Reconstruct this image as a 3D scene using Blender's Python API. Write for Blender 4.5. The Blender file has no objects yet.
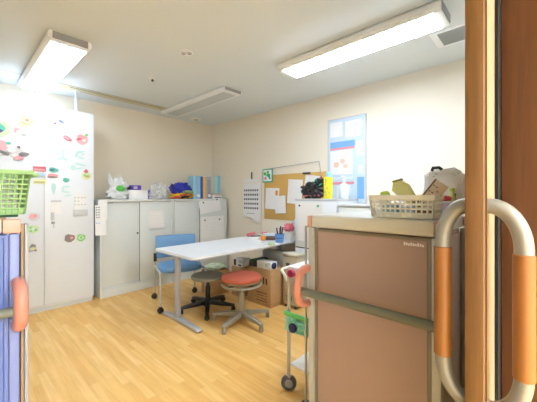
import bpy, math, random
from mathutils import Vector, Matrix, noise
R = math.radians
scn = bpy.context.scene
COL = scn.collection

# ------------------------------------------------------------------ camera, world, exposure
YAW = 46.9; FPX = 298.0; EYE = 1.25
cam_d = bpy.data.cameras.new('camera'); cam = bpy.data.objects.new('camera', cam_d); COL.objects.link(cam)
cam.location = (0, 0, EYE); cam.rotation_euler = (R(90), 0, R(-YAW))
cam_d.sensor_width = 36; cam_d.lens = 36*FPX/537; cam_d.shift_y = -5/537
cam_d.clip_start = 0.02
scn.camera = cam
scn.view_settings.view_transform = 'Standard'; scn.view_settings.look = 'None'
scn.view_settings.gamma = 1; scn.view_settings.use_curve_mapping = False
scn.view_settings.exposure = 0.95
w = bpy.data.worlds.new('world'); scn.world = w; w.use_nodes = True
w.node_tree.nodes['Background'].inputs[0].default_value = (1, 1, 1, 1)
w.node_tree.nodes['Background'].inputs[1].default_value = 0.3
LAMP = 21.0; LAMP_LEFT = 10.5         # emission of the ceiling light diffusers
CORR_FILL = 36.0          # emission of the unseen corridor fill light

def ray(px, py):
    f = (math.sin(R(YAW)), math.cos(R(YAW))); r = (math.cos(R(YAW)), -math.sin(R(YAW)))
    l = (px-268.5)/FPX
    return (f[0]+l*r[0], f[1]+l*r[1], (196-py)/FPX)
def on(px, py, x=None, y=None, z=None):
    """point of a real plane (x=, y= or z= constant) seen at a photograph position"""
    d = ray(px, py)
    t = x/d[0] if x is not None else y/d[1] if y is not None else (z-EYE)/d[2]
    return Vector((d[0]*t, d[1]*t, EYE+d[2]*t))

# ------------------------------------------------------------------ materials
def srgb(c):
    return tuple(((v/255)/12.92 if v/255 <= 0.04045 else ((v/255+0.055)/1.055)**2.4) for v in c)+(1,)
MATS = {}
def mat(name, rgb, rough=0.5, metal=0.0, var=0.03, scale=30, emit=0, alpha=1, trans=0, bump=0, spec=0.5):
    m = bpy.data.materials.new(name); m.use_nodes = True; nt = m.node_tree; b = nt.nodes['Principled BSDF']
    c = srgb(rgb)
    b.inputs['Roughness'].default_value = rough; b.inputs['Metallic'].default_value = metal
    b.inputs['Specular IOR Level'].default_value = spec
    tc = nt.nodes.new('ShaderNodeTexCoord'); n = nt.nodes.new('ShaderNodeTexNoise'); n.inputs['Scale'].default_value = scale
    nt.links.new(tc.outputs['Object'], n.inputs['Vector'])
    mx = nt.nodes.new('ShaderNodeMix'); mx.data_type = 'RGBA'
    mx.inputs[6].default_value = tuple(max(0, v*(1-var)) for v in c[:3])+(1,)
    mx.inputs[7].default_value = tuple(min(1, v*(1+var)) for v in c[:3])+(1,)
    nt.links.new(n.outputs['Fac'], mx.inputs[0]); nt.links.new(mx.outputs[2], b.inputs['Base Color'])
    if emit:
        b.inputs['Emission Color'].default_value = c; b.inputs['Emission Strength'].default_value = emit
    if alpha < 1: b.inputs['Alpha'].default_value = alpha
    if trans: b.inputs['Transmission Weight'].default_value = trans
    if bump:
        bp = nt.nodes.new('ShaderNodeBump'); bp.inputs['Strength'].default_value = bump; bp.inputs['Distance'].default_value = 0.004
        nt.links.new(n.outputs['Fac'], bp.inputs['Height']); nt.links.new(bp.outputs[0], b.inputs['Normal'])
    MATS[name] = m; return m
def M(*n): return [MATS[k] for k in n]
def wood(name, c1, c2, rough, scale=(60, 60, 3)):
    m = mat(name, c1, rough, var=0); nt = m.node_tree; b = nt.nodes['Principled BSDF']
    tc = nt.nodes.new('ShaderNodeTexCoord'); mp = nt.nodes.new('ShaderNodeMapping'); mp.inputs['Scale'].default_value = scale
    n = nt.nodes.new('ShaderNodeTexNoise'); n.inputs['Scale'].default_value = 1.5; n.inputs['Detail'].default_value = 6
    n.inputs['Distortion'].default_value = 0.6
    rp = nt.nodes.new('ShaderNodeValToRGB'); rp.color_ramp.elements[0].position = 0.3; rp.color_ramp.elements[1].position = 0.7
    rp.color_ramp.elements[0].color = srgb(c1); rp.color_ramp.elements[1].color = srgb(c2)
    nt.links.new(tc.outputs['Object'], mp.inputs[0]); nt.links.new(mp.outputs[0], n.inputs['Vector'])
    nt.links.new(n.outputs['Fac'], rp.inputs[0]); nt.links.new(rp.outputs[0], b.inputs['Base Color'])
    return m
def floor_mat():
    m = mat('floor_wood', (240, 190, 115), 0.42, var=0); nt = m.node_tree; b = nt.nodes['Principled BSDF']
    tc = nt.nodes.new('ShaderNodeTexCoord'); mp = nt.nodes.new('ShaderNodeMapping'); mp.inputs['Rotation'].default_value = (0, 0, R(90))
    nt.links.new(tc.outputs['Object'], mp.inputs[0])
    br = nt.nodes.new('ShaderNodeTexBrick'); br.offset = 0.37; br.offset_frequency = 2
    br.inputs['Color1'].default_value = (0, 0, 0, 1); br.inputs['Color2'].default_value = (1, 1, 1, 1); br.inputs['Mortar'].default_value = (0.3, 0.3, 0.3, 1)
    br.inputs['Scale'].default_value = 1; br.inputs['Brick Width'].default_value = 0.41; br.inputs['Row Height'].default_value = 0.052
    br.inputs['Mortar Size'].default_value = 0.0012; br.inputs['Bias'].default_value = 0
    nt.links.new(mp.outputs[0], br.inputs['Vector'])
    mp2 = nt.nodes.new('ShaderNodeMapping'); mp2.inputs['Scale'].default_value = (30, 1.6, 1)
    n = nt.nodes.new('ShaderNodeTexNoise'); n.inputs['Scale'].default_value = 1.4; n.inputs['Detail'].default_value = 5
    nt.links.new(tc.outputs['Object'], mp2.inputs[0]); nt.links.new(mp2.outputs[0], n.inputs['Vector'])
    rp = nt.nodes.new('ShaderNodeValToRGB'); rp.color_ramp.elements[0].color = srgb((234, 182, 104)); rp.color_ramp.elements[1].color = srgb((247, 206, 134))
    e = rp.color_ramp.elements.new(0.5); e.color = srgb((240, 194, 116))
    nt.links.new(br.outputs['Color'], rp.inputs[0])
    rp2 = nt.nodes.new('ShaderNodeValToRGB'); rp2.color_ramp.elements[0].color = (0.86, 0.80, 0.68, 1); rp2.color_ramp.elements[1].color = (1, 1, 1, 1)
    rp2.color_ramp.elements[0].position = 0.35; rp2.color_ramp.elements[1].position = 0.6
    nt.links.new(n.outputs['Fac'], rp2.inputs[0])
    mx = nt.nodes.new('ShaderNodeMix'); mx.data_type = 'RGBA'; mx.blend_type = 'MULTIPLY'; mx.inputs[0].default_value = 0.8
    nt.links.new(rp.outputs[0], mx.inputs[6]); nt.links.new(rp2.outputs[0], mx.inputs[7]); nt.links.new(mx.outputs[2], b.inputs['Base Color'])
    return m
floor_mat()
wood('door_wood', (100, 68, 32), (114, 80, 41), 0.45, (70, 70, 4))
wood('jamb_wood', (78, 46, 24), (94, 58, 31), 0.4, (60, 60, 3))
wood('cardboard', (196, 158, 112), (206, 168, 122), 0.85, (3, 3, 20))
mat('wall_paint', (241, 233, 216), 0.85, var=0.02, scale=60, bump=0.05)
mat('ceiling_paint', (228, 235, 236), 0.9, var=0.015, scale=80)
mat('cream_ceiling', (214, 208, 176), 0.8)
mat('slot_dark', (96, 86, 50), 0.8)
mat('seam', (186, 184, 172), 0.8)
mat('lamp_glow', (228, 240, 255), 0.5, var=0, emit=LAMP); mat('lamp_glow_left', (228, 240, 255), 0.5, var=0, emit=LAMP_LEFT)
mat('corridor_fill', (228, 240, 255), 0.5, var=0, emit=CORR_FILL)
mat('lamp_white', (246, 248, 248), 0.4)
mat('lamp_off', (206, 212, 214), 0.35)
mat('vent_grey', (178, 184, 184), 0.6)
mat('enamel_white', (232, 237, 242), 0.35, var=0.01)
mat('steel_grey', (218, 224, 222), 0.45, var=0.015)
mat('steel_frame', (220, 224, 220), 0.45, var=0.015)
mat('gap_dark', (110, 108, 102), 0.8)
mat('beige_trim', (158, 132, 102), 0.6)
mat('black', (24, 24, 26), 0.45)
mat('black_gap', (10, 9, 8), 0.9)
mat('paper', (240, 240, 238), 0.8, var=0.01)
mat('paper_blue', (216, 226, 240), 0.8)
mat('ink', (96, 98, 112), 0.8)
mat('chrome', (196, 198, 196), 0.3, 0.5)
mat('satin_metal', (140, 139, 132), 0.35, 0.3)
mat('silver', (186, 188, 196), 0.35, 0.35)
mat('table_white', (232, 236, 240), 0.3, var=0.01)
mat('table_edge', (176, 180, 186), 0.5)
mat('grip_orange', (142, 91, 38), 0.45)
mat('grip_dark', (150, 96, 46), 0.5)
mat('cart_pink', (176, 152, 143), 0.45, var=0.02, scale=8)
mat('cart_cream', (212, 213, 206), 0.45)
mat('cart_post', (192, 196, 194), 0.4, 0.15)
mat('gasket', (138, 132, 118), 0.6)
mat('corner_pink', (208, 168, 152), 0.5)
mat('bumper_pink', (206, 138, 118), 0.4)
mat('rail_green', (112, 118, 104), 0.45)
mat('cart_blue', (104, 124, 186), 0.4, var=0.03, scale=5)
mat('cart_lavender', (128, 142, 194), 0.4, var=0.02, scale=5)
mat('cart_top', (206, 200, 188), 0.5)
mat('basket_green', (150, 190, 126), 0.45)
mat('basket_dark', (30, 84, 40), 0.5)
mat('basket_white', (240, 243, 234), 0.5)
mat('seat_blue', (106, 152, 196), 0.6, var=0.05, scale=60)
mat('seat_grey', (134, 132, 116), 0.6)
mat('seat_orange', (184, 92, 68), 0.65, var=0.06, scale=80)
mat('stool_grey', (158, 152, 138), 0.4)
mat('cork', (214, 172, 96), 0.9, var=0.15, scale=160)
mat('plastic_clear', (250, 252, 252), 0.3, alpha=0.45)
mat('plastic_white', (248, 250, 250), 0.35, alpha=0.85)
mat('bin_beige', (206, 198, 176), 0.5)
mat('print_dark', (70, 56, 44), 0.8)
PAL = dict(red=(206, 60, 70), magenta=(204, 50, 104), pink=(236, 150, 160), rose=(232, 128, 138), orange=(236, 150, 50), yellow=(236, 226, 60),
                 pale_yellow=(226, 226, 150), green=(96, 196, 80), pale_green=(190, 226, 160), teal=(40, 176, 140), pale_teal=(176, 224, 218), cyan=(156, 208, 230),
                 blue=(62, 92, 190), royal=(44, 54, 176), sky=(150, 198, 232), navy=(30, 42, 96), purple=(92, 62, 168), lilac=(196, 180, 206), brown=(112, 84, 70),
                 dark_grey=(84, 84, 90), grey=(158, 160, 164), light_grey=(204, 206, 208), white=(240, 240, 240), olive=(168, 168, 84), dark_red=(170, 70, 84),
                 beige=(214, 196, 170), gold=(240, 196, 60), poster_blue=(204, 222, 236), poster_white=(226, 236, 244), poster_deep=(124, 176, 224), lime=(206, 226, 96), aqua=(150, 228, 206), leaf=(110, 214, 120), peach=(236, 200, 180), cup_blue=(104, 156, 222))
for n, c in PAL.items():
    mat(n, c, 0.6)

# ------------------------------------------------------------------ mesh builder
class MB:
    def __init__(s): s.v = []; s.f = []; s.m = []
    def add(s, vs, fs, m=0):
        o = len(s.v); s.v += [tuple(v) for v in vs]
        for f in fs: s.f.append(tuple(i+o for i in f)); s.m.append(m)
        return s
    def box(s, x0, x1, y0, y1, z0, z1, m=0):
        return s.obox(Vector((0, 0, 0)), X, Y, Z, x0, x1, y0, y1, z0, z1, m)
    def obox(s, o, u, v, n, a0, a1, b0, b1, c0, c1, m=0):
        vs = [o+u*a+v*b+n*c for c in (c0, c1) for a, b in ((a0, b0), (a1, b0), (a1, b1), (a0, b1))]
        fs = [(3, 2, 1, 0), (4, 5, 6, 7), (0, 1, 5, 4), (1, 2, 6, 5), (2, 3, 7, 6), (3, 0, 4, 7)]
        if u.cross(v).dot(n) < 0: fs = [f[::-1] for f in fs]
        return s.add(vs, fs, m)
    def prism(s, poly, o, u, v, n, c0, c1, m=0):
        k = len(poly); vs = [o+u*a+v*b+n*c for c in (c0, c1) for a, b in poly]
        fs = [tuple(range(k))[::-1], tuple(range(k, 2*k))]+[(i, (i+1) % k, k+(i+1) % k, k+i) for i in range(k)]
        return s.add(vs, fs, m)
    def disc(s, o, u, v, n, cx, cy, r, c0, c1, m=0, seg=16, ry=None):
        ry = ry or r
        return s.prism([(cx+r*math.cos(2*math.pi*i/seg), cy+ry*math.sin(2*math.pi*i/seg)) for i in range(seg)], o, u, v, n, c0, c1, m)
    def tube(s, path, r, m=0, n=12, closed=False):
        P = [Vector(p) for p in path]; k = len(P); rs = r if isinstance(r, (list, tuple)) else [r]*k
        vs = []; up = None
        for i, p in enumerate(P):
            a = P[(i-1) % k] if (closed or i > 0) else p; b = P[(i+1) % k] if (closed or i < k-1) else p
            t = (b-a).normalized()
            if up is None: up = t.cross(Vector((0.3, 0.5, 1))).normalized() if abs(t.z) < .9 else t.cross(Vector((1, 0, 0))).normalized()
            else: up = (up - t*up.dot(t)).normalized()
            q = t.cross(up)
            for j in range(n):
                an = 2*math.pi*j/n; vs.append(p+(up*math.cos(an)+q*math.sin(an))*rs[i])
        fs = []
        for i in range(k if closed else k-1):
            for j in range(n):
                a = i*n+j; b = i*n+(j+1) % n; c = ((i+1) % k)*n+(j+1) % n; d = ((i+1) % k)*n+j
                fs.append((a, b, c, d))
        if not closed: fs += [tuple(range(n))[::-1], tuple(range((k-1)*n, k*n))]
        return s.add(vs, fs, m)
    def lathe(s, prof, c=(0, 0, 0), m=0, n=24, ax=None):
        c = Vector(c); u, v, w_ = ax or (X, Y, Z); vs = []
        for r, z in prof:
            for j in range(n):
                a = 2*math.pi*j/n; vs.append(c+u*(r*math.cos(a))+v*(r*math.sin(a))+w_*z)
        fs = []
        for i in range(len(prof)-1):
            for j in range(n): fs.append((i*n+j, i*n+(j+1) % n, (i+1)*n+(j+1) % n, (i+1)*n+j))
        fs += [tuple(range(n))[::-1], tuple(range((len(prof)-1)*n, len(prof)*n))]
        return s.add(vs, fs, m)
    def sheet(s, o, u, v, n, w_, h, curl=0.0, m=0, th=0.0008, k=6):
        vs = []
        for side in (0, 1):
            for i in range(k+1):
                for j in range(k+1):
                    a = i/k; b = j/k
                    vs.append(o+u*(a*w_)+v*(b*h)+n*(curl*((1-b)**2)*(0.5+0.5*math.sin(a*3.1))+side*th+0.0004))
        q = (k+1); fs = []
        for i in range(k):
            for j in range(k):
                a = i*q+j; fs.append((a, a+1, a+q+1, a+q)); b = a+q*q; fs.append((b, b+q, b+q+1, b+1))
        return s.add(vs, fs, m)
    def blob(s, c, size, seed=0, amp=0.25, freq=3.0, m=0, mfun=None, nu=28, nv=18, power=1.0):
        c = Vector(c); base = len(s.v); vs = []
        for i in range(nv+1):
            ph = math.pi*i/nv
            for j in range(nu):
                th = 2*math.pi*j/nu
                d = Vector((math.sin(ph)*math.cos(th), math.sin(ph)*math.sin(th), math.cos(ph)))
                q = Vector([math.copysign(abs(k)**power, k) for k in d])
                e = 1+amp*noise.noise(d*freq+Vector((seed*7.3, seed, 3)))+amp*.5*noise.noise(d*freq*2.7+Vector((seed, 9, seed)))
                p = Vector((q.x*size[0], q.y*size[1], q.z*size[2]))*e
                if p.z < -size[2]*0.9: p.z = -size[2]*0.9
                vs.append(c+p)
        for i in range(nv):
            for j in range(nu):
                f = (i*nu+j, (i+1)*nu+j, (i+1)*nu+(j+1) % nu, i*nu+(j+1) % nu)
                mm = mfun(i/nv, j/nu) if mfun else m
                s.f.append(tuple(k+base for k in f)); s.m.append(mm)
        s.v += [tuple(v) for v in vs]
        return s
    def build(s, name, mats, parent=None, bevel=0.0, smooth=True, seg=2, subd=0):
        me = bpy.data.meshes.new(name)
        off = Vector(parent['_o']) if parent is not None and '_o' in parent.keys() else Vector((0, 0, 0))
        me.from_pydata([tuple(Vector(v)-off) for v in s.v], [], s.f)
        for m in (mats if isinstance(mats, list) else [mats]): me.materials.append(m)
        for p, mi in zip(me.polygons, s.m): p.material_index = mi; p.use_smooth = smooth
        me.update()
        o = bpy.data.objects.new(name, me); COL.objects.link(o)
        if parent is not None:
            o.parent = parent
            if '_o' in parent.keys(): o['_o'] = parent['_o']
        if bevel:
            b = o.modifiers.new('bevel', 'BEVEL'); b.width = bevel; b.segments = seg; b.limit_method = 'ANGLE'; b.angle_limit = R(40)
        if subd:
            d = o.modifiers.new('sub', 'SUBSURF'); d.levels = subd; d.render_levels = subd
        if smooth:
            e = o.modifiers.new('split', 'EDGE_SPLIT'); e.split_angle = R(40)
        return o
X = Vector((1, 0, 0)); Y = Vector((0, 1, 0)); Z = Vector((0, 0, 1)); O = Vector((0, 0, 0))

def tag(o, label, cat, group=None):
    o['label'] = label; o['category'] = cat
    if group: o['group'] = group
    return o
def thing(name, label, cat, loc, rz=0, group=None, world=True):
    """Empty at the thing's base; with world=True its parts are written in room coordinates"""
    o = bpy.data.objects.new(name, None); COL.objects.link(o); o.empty_display_size = .1
    o.location = loc; o.rotation_euler = (0, 0, rz)
    if world: o['_o'] = tuple(loc)
    return tag(o, label, cat, group)
def struct(o):
    o['kind'] = 'structure'; return o
def center(o):
    """put a single-mesh thing's origin at its base"""
    me = o.data; c = Vector((0, 0, 0))
    for v in me.vertices: c += v.co
    c /= len(me.vertices); c.z = min(v.co.z for v in me.vertices)
    for v in me.vertices: v.co -= c
    o.location = c; return o

# ================================================================== THE ROOM
XW, YW, HC = 3.25, 4.46, 2.52
struct(MB().box(-1.4, XW+.2, -3.5, YW+.2, -.1, 0).build('floor', M('floor_wood'), smooth=False))
struct(MB().box(-1.4, XW+.2, -.12, YW+.2, HC, HC+.1).build('ceiling', M('ceiling_paint'), smooth=False))
struct(MB().box(-1.4, XW+.2, YW, YW+.12, 0, HC).build('wall_back', M('wall_paint'), smooth=False))
struct(MB().box(XW, XW+.12, -3.5, YW, 0, HC).build('wall_right', M('wall_paint'), smooth=False))
struct(MB().box(-1.4, -1.28, -3.5, YW, 0, HC).build('wall_left', M('wall_paint'), smooth=False))
struct(MB().box(.99, XW, -.12, .07, 0, HC).box(-1.28, -.45, -.12, .07, 0, HC).box(-.45, .99, -.12, .07, 2.14, HC).build('wall_front', M('wall_paint'), smooth=False))
struct(MB().box(-1.28, XW, -3.5, -3.38, 0, 2.45).build('wall_corridor', M('wall_paint'), smooth=False))
struct(MB().box(-1.28, XW, -3.38, -.12, 2.45, 2.52).build('ceiling_corridor', M('ceiling_paint'), smooth=False))
# wooden door lining
j = MB(); j.box(.95, .99, -.14, .0855, 0, 2.14)
struct(j.build('trim_1', M('jamb_wood'), bevel=.002))
struct(MB().box(-.49, -.45, -.14, .085, 0, 2.14).build('trim_2', M('jamb_wood'), bevel=.002))
struct(MB().box(-.45, .95, -.14, .085, 2.10, 2.14).build('trim_3', M('jamb_wood'), bevel=.002))
# baseboards
struct(MB().box(-1.28, XW, YW-.01, YW, 0, .06).build('baseboard_back', M('steel_frame'), smooth=False))
struct(MB().box(XW-.01, XW, .07, YW-.01, 0, .06).build('baseboard_right', M('steel_frame'), smooth=False))
# ceiling seam and slotted cream band along the back wall
struct(MB().box(-1.28, 2.10, 3.995, 4.005, HC-.004, HC).build('trim_4', M('seam'), smooth=False))
b = MB(); b.box(.87, 2.16, 4.01, 4.17, HC-.004, HC, 0); b.box(.95, 2.08, 4.045, 4.053, HC-.006, HC-.004, 1)
tag(center(b.build('slot_diffuser', M('cream_ceiling', 'slot_dark'), smooth=False)), 'long cream ceiling strip with thin dark slot near back wall', 'vent')

# sliding door leaf, opened along its jamb, long tubular pull handle on each face
leaf = struct(MB().box(.757, 1.86, .0935, .1285, .008, 2.09).build('door_1', M('beige_trim'), bevel=.0015))
MB().box(.75, .757, .096, .1285, .008, 2.09).build('door_edge', M('door_wood'), leaf, bevel=.001)
MB().box(.7565, .762, .091, .0935, .008, 2.09).build('door_bead', M('door_wood'), leaf)
MB().box(.90, .95, .0865, .0925, .008, 2.09).build('gap_shade_strip', M('black_gap'), leaf, smooth=False)  # black strip stands in for the shade in the gap by the jamb
def pull(y0, y1, name):
    zt, zb, r = 1.229, .797, .0165; ey = abs(y1-y0)*.97; ez = .088
    s_ = 1 if y1 > y0 else -1; x = .785; path = [(x, y0, zt)]
    for i in range(13):
        a = i/12*math.pi/2; path.append((x, y1-s_*ey+s_*ey*math.sin(a), zt-ez+ez*math.cos(a)))
    for i in range(13):
        a = i/12*math.pi/2; path.append((x, y1-s_*ey+s_*ey*math.cos(a), zb+ez-ez*math.sin(a)))
    path.append((x, y0, zb))
    h = MB().tube(path, r, n=20).build('door_handle', M('satin_metal'), leaf)
    g = MB().tube([(x, y1, 1.133), (x, y1, 1.131), (x, y1, .884), (x, y1, .882)], [r+.0003, r+.002, r+.002, r+.0003], n=20)
    g.build('grip', M('grip_orange'), h)['label'] = 'orange grip sleeve'
pull(.1285, .178, 'room'); pull(.0935, .034, 'corridor')

# ------------------------------------------------------------------ ceiling fittings
def ceil_light(label, x0, x1, y0, y1, glow, h=.074, ins=.03):
    t = thing('ceiling_light', label, 'ceiling light', ((x0+x1)/2, (y0+y1)/2, HC-h), group='long ceiling lights')
    b = MB(); k = h/.074
    pr = [(x0+.012, HC), (x0, HC-.02*k), (x0, HC-.05*k), (x0+.02, HC-.07*k), (x0+ins+.005, HC-h), (x1-ins-.005, HC-h), (x1-.02, HC-.07*k), (x1, HC-.05*k), (x1, HC-.02*k), (x1-.012, HC)]
    b.prism(pr, O, X, Z, Y, y0, y1); b.build('housing', M('lamp_white'), t, smooth=False)
    MB().box(x0+.03, x1-.03, y0-.006, y0, HC-.06*k, HC-.006).build('end_cap', M('grey'), t)
    MB().box(x0+.03, x1-.03, y1, y1+.006, HC-.06*k, HC-.006).build('end_cap', M('grey'), t)
    MB().box(x0+ins, x1-ins, y0+.03+ins*.5, y1-.03-ins*.5, HC-h-.004, HC-h-.0005).build('diffuser', M(glow), t, smooth=False)
    return t
t1 = ceil_light('lit long ceiling light above the white lockers, its far end near back wall', .505, .805, 2.76, 4.26, 'lamp_glow_left')
t2 = ceil_light('lit long ceiling light beside the ceiling vent, nearest the doorway', 2.14, 2.42, .50, 1.89, 'lamp_glow')
t3 = ceil_light('unlit grey-faced long ceiling light near the room corner', 2.14, 2.44, 2.72, 4.20, 'lamp_off', h=.045, ins=.06)
v = thing('ceiling_vent', 'grey rectangular air vent in ceiling by the wooden door', 'vent', (2.72, .52, HC-.01))
MB().box(2.57, 2.86, .16, .68, HC-.008, HC).build('frame', M('lamp_white'), v, bevel=.002)
b = MB(); b.box(2.60, 2.83, .19, .63, HC-.0095, HC-.008)
for i in range(18): b.box(2.60+.0128*i, 2.606+.0128*i, .19, .63, HC-.014, HC-.0095)
b.build('grille', M('vent_grey'), v, smooth=False)
def round_fit(name, label, cat, p, r, prof, parts):
    t = thing(name, label, cat, (p.x, p.y, HC-.03)); parts(t, p, r); return t
def det(t, p, r):
    MB().lathe([(r*.6, -.012), (r*.95, -.01), (r, -.002), (r, 0)], (p.x, p.y, HC)).build('base', M('lamp_white'), t)
    for s_ in (-1, 1):
        q = p+Vector((.683, -.73, 0))*s_*r*.42
        MB().lathe([(r*.1, -.02), (r*.33, -.019), (r*.38, -.012)], (q.x, q.y, HC)).build('sensor', M('light_grey'), t)
        MB().lathe([(r*.06, -.0225), (r*.1, -.02)], (q.x, q.y, HC)).build('nozzle', M('dark_grey'), t)
round_fit('ceiling_sensor', 'round white twin-eyed sensor in the middle of ceiling', 'sensor', on(186.5, 52, z=HC), .062, None, det)
def spr(t, p, r):
    MB().lathe([(r*.5, -.01), (r*.95, -.006), (r, 0)], (p.x, p.y, HC)).build('base', M('lamp_white'), t)
    MB().lathe([(r*.3, -.03), (r*.4, -.024), (r*.2, -.02), (r*.25, -.01)], (p.x, p.y, HC)).build('nozzle', M('brown'), t)
round_fit('sprinkler_head', 'small sprinkler head with dark tip in the ceiling', 'sprinkler', on(152.5, 78.5, z=HC), .038, None, spr)
def dl(t, p, r):
    MB().lathe([(r*.7, -.014), (r*.9, -.012), (r, -.003), (r, 0)], (p.x, p.y, HC)).build('base', M('lamp_white'), t)
    MB().lathe([(r*.2, -.024), (r*.4, -.02), (r*.5, -.014)], (p.x, p.y, HC)).build('sensor', M('beige'), t)
round_fit('smoke_detector', 'round beige detector on ceiling beside unlit light, by corner', 'smoke detector', on(196, 119, z=HC), .09, None, dl)

# ================================================================== WHITE LOCKER
LY = 3.95
lk = thing('locker', 'tall white two-door steel locker covered in magnets', 'locker', (.69, 4.2, 0))
MB().box(.21, 1.174, LY+.02, 4.42, .05, 2.228).build('body', M('enamel_white'), lk, bevel=.003)
MB().box(.215, 1.169, LY+.035, 4.40, 0, .05).build('plinth', M('steel_grey'), lk)
for a, b_ in ((.212, .688), (.692, 1.172)):
    MB().box(a, b_, LY, LY+.019, .075, 2.215).build('door', M('enamel_white'), lk, bevel=.002)
hp = on(52.5, 217, y=LY)
MB().box(hp.x-.016, hp.x+.016, LY-.006, LY, hp.z-.035, hp.z+.05).build('lock_plate', M('light_grey'), lk, bevel=.003)
hd = MB().box(hp.x-.012, hp.x+.018, LY-.022, LY-.006, hp.z-.075, hp.z-.05).build('door_handle', M('grey'), lk, bevel=.004)
MB().tube([(hp.x+.006, LY-.02, hp.z-.07), (hp.x+.01, LY-.02, hp.z-.12)], .004).build('key', M('light_grey'), hd)
for i, px in enumerate((31, 76)):
    p = on(px, 100, y=4.17)
    t = thing('locker_brace', ['white anti-tip brace above locker beside the lit ceiling light', 'white anti-tip brace above the right corner of locker'][i], 'brace', (p.x, 4.17, 2.229), group='locker braces')
    MB().lathe([(.05, 0), (.05, .008), (.02, .012), (.016, .02)], (p.x, 4.17, 2.2285)).build('foot', M('enamel_white'), t)
    MB().tube([(p.x, 4.17, 2.248), (p.x, 4.17, 2.50)], .014).build('pole', M('enamel_white'), t)
    MB().lathe([(.016, 0), (.02, .008), (.045, .012), (.045, .017)], (p.x, 4.17, 2.502)).build('top_plate', M('enamel_white'), t)

# magnets and papers: each its own thing lying on the locker doors
def pale(k):
    if k+'_magnet' not in MATS:
        c = PAL.get(k, (226, 226, 226)); mat(k+'_magnet', tuple(v*.72+255*.28 for v in c), .6)  # overexposed look put into the colour by mixing in white
    return MATS[k+'_magnet']
def lmag(px, py, label, parts, mats, cat='magnet', depth=.006, name='magnet', group=None):
    p = on(px, py, y=LY); b = MB()
    parts(b, p)
    return tag(center(b.build(name, [pale(k) for k in mats], smooth=False)), label, cat, group)
P2 = 3.95*.98/298*1.0   # metres per photo pixel on the locker, roughly
def ring_m(r_out, cols):
    def f(b, p):
        for i, (k, a0) in enumerate(cols):
            b.disc(p, X, Z, -Y, 0, 0, r_out*k, .0005+i*.0012, .0018+i*.0012, i, 14)
    return f
def pieces(lst, base=True):
    # lst: (dx, dz, w, h, material, rotation)
    def f(b, p):
        for i, (dx, dz, w_, h_, m, a) in enumerate(lst):
            u = X*math.cos(R(a))+Z*math.sin(R(a)); v_ = -X*math.sin(R(a))+Z*math.cos(R(a)); c = p+X*dx+Z*dz
            poly = [(math.cos(2*math.pi*k/10)*w_/2*(1+.15*math.sin(k*2.3+i)), math.sin(2*math.pi*k/10)*h_/2*(1+.15*math.cos(k*1.7+i))) for k in range(10)]
            b.prism(poly, c, u, v_, -Y, .0005+i*.0009, .0022+i*.0009, m)
    return f
lmag(1, 128, 'green and teal round magnet at photo edge of the locker', pieces([(0, 0, .15, .17, 0, 0), (-.02, 0, .10, .1, 1, 0), (-.01, -.03, .05, .04, 2, 20)]), ('pale_green', 'teal', 'navy'))
lmag(25.5, 121, 'round yellow magnet with orange ring and face, high on left door', pieces([(-.012, -.01, .125, .12, 0, 0), (.012, .012, .10, .095, 1, 0), (.012, .012, .08, .075, 2, 0), (.012, .012, .045, .04, 3, 0), (.012, .01, .022, .02, 4, 0)]), ('pale_yellow', 'orange', 'peach', 'orange', 'brown'))
lmag(20.5, 131.5, 'small peach and brown magnet under the orange-ringed one', pieces([(-.03, .01, .05, .06, 0, 0), (0, -.01, .07, .05, 1, -20), (.03, -.03, .06, .022, 2, 10)]), ('rose', 'peach', 'grey'))
lmag(39, 110.5, 'faint grey outline magnet at the very top of left door', pieces([(0, 0, .09, .035, 0, 0), (0, 0, .07, .02, 1, 0), (-.045, .0, .025, .03, 2, 0)]), ('light_grey', 'white', 'grey'))
lmag(11, 149, 'large white figure magnet with teal, pink and black patches', pieces([(0, 0, .26, .12, 0, -12), (-.07, .03, .12, .10, 1, 0), (.02, .045, .11, .07, 2, 20), (-.02, .055, .045, .03, 3, 0), (.06, .025, .03, .03, 4, 0), (-.06, -.04, .11, .03, 5, -25), (.03, -.06, .07, .03, 6, 0), (.10, -.045, .09, .045, 7, 10), (.06, -.085, .08, .04, 8, 0), (.0, -.01, .07, .06, 9, 0), (-.1, 0, .04, .05, 8, 0)]),
     ('light_grey', 'pink', 'paper_blue', 'teal', 'dark_grey', 'dark_grey', 'black', 'dark_grey', 'rose', 'white'))
lmag(59, 124, 'blue curved magnet near top of right locker door', pieces([(0, 0, .085, .085, 0, 0), (.02, .03, .06, .03, 1, -30), (-.035, 0, .04, .02, 2, 40), (.01, -.035, .06, .015, 3, 0)]), ('paper_blue', 'blue', 'purple', 'pale_green'))
lmag(67.5, 138.5, 'dark pink leaf-shaped magnet on right locker door', pieces([(0, 0, .095, .05, 0, -30), (-.008, .005, .06, .028, 1, -30)]), ('dark_red', 'rose'))
lmag(82, 138.5, 'red flower magnet with white petals and green leaf', pieces([(0, -.01, .12, .12, 0, 0), (0, .012, .09, .055, 1, 20), (-.03, -.012, .06, .03, 2, 10), (.045, .045, .04, .03, 3, 30), (.02, -.02, .04, .03, 4, 0)]), ('pink', 'rose', 'red', 'green', 'white'))
for dz, nm, lb in ((169, ('red', 'pink'), 'red strip clip magnet, topmost of three by the door gap'), (175.5, ('sky', 'grey'), 'pale blue strip clip magnet, middle of three by the door gap'), (181.5, ('pale_yellow', 'olive'), 'pale yellow strip clip magnet, lowest of three by the door gap')):
    def f(b, p):
        b.obox(p, X, Z, -Y, -.055, .055, -.026, .026, .0005, .004, 0); b.obox(p, X, Z, -Y, -.045, .045, -.018, .002, .004, .0048, 1)
    lmag(39.5, dz, lb, f, nm, group='clip magnets on the left door')
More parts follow.
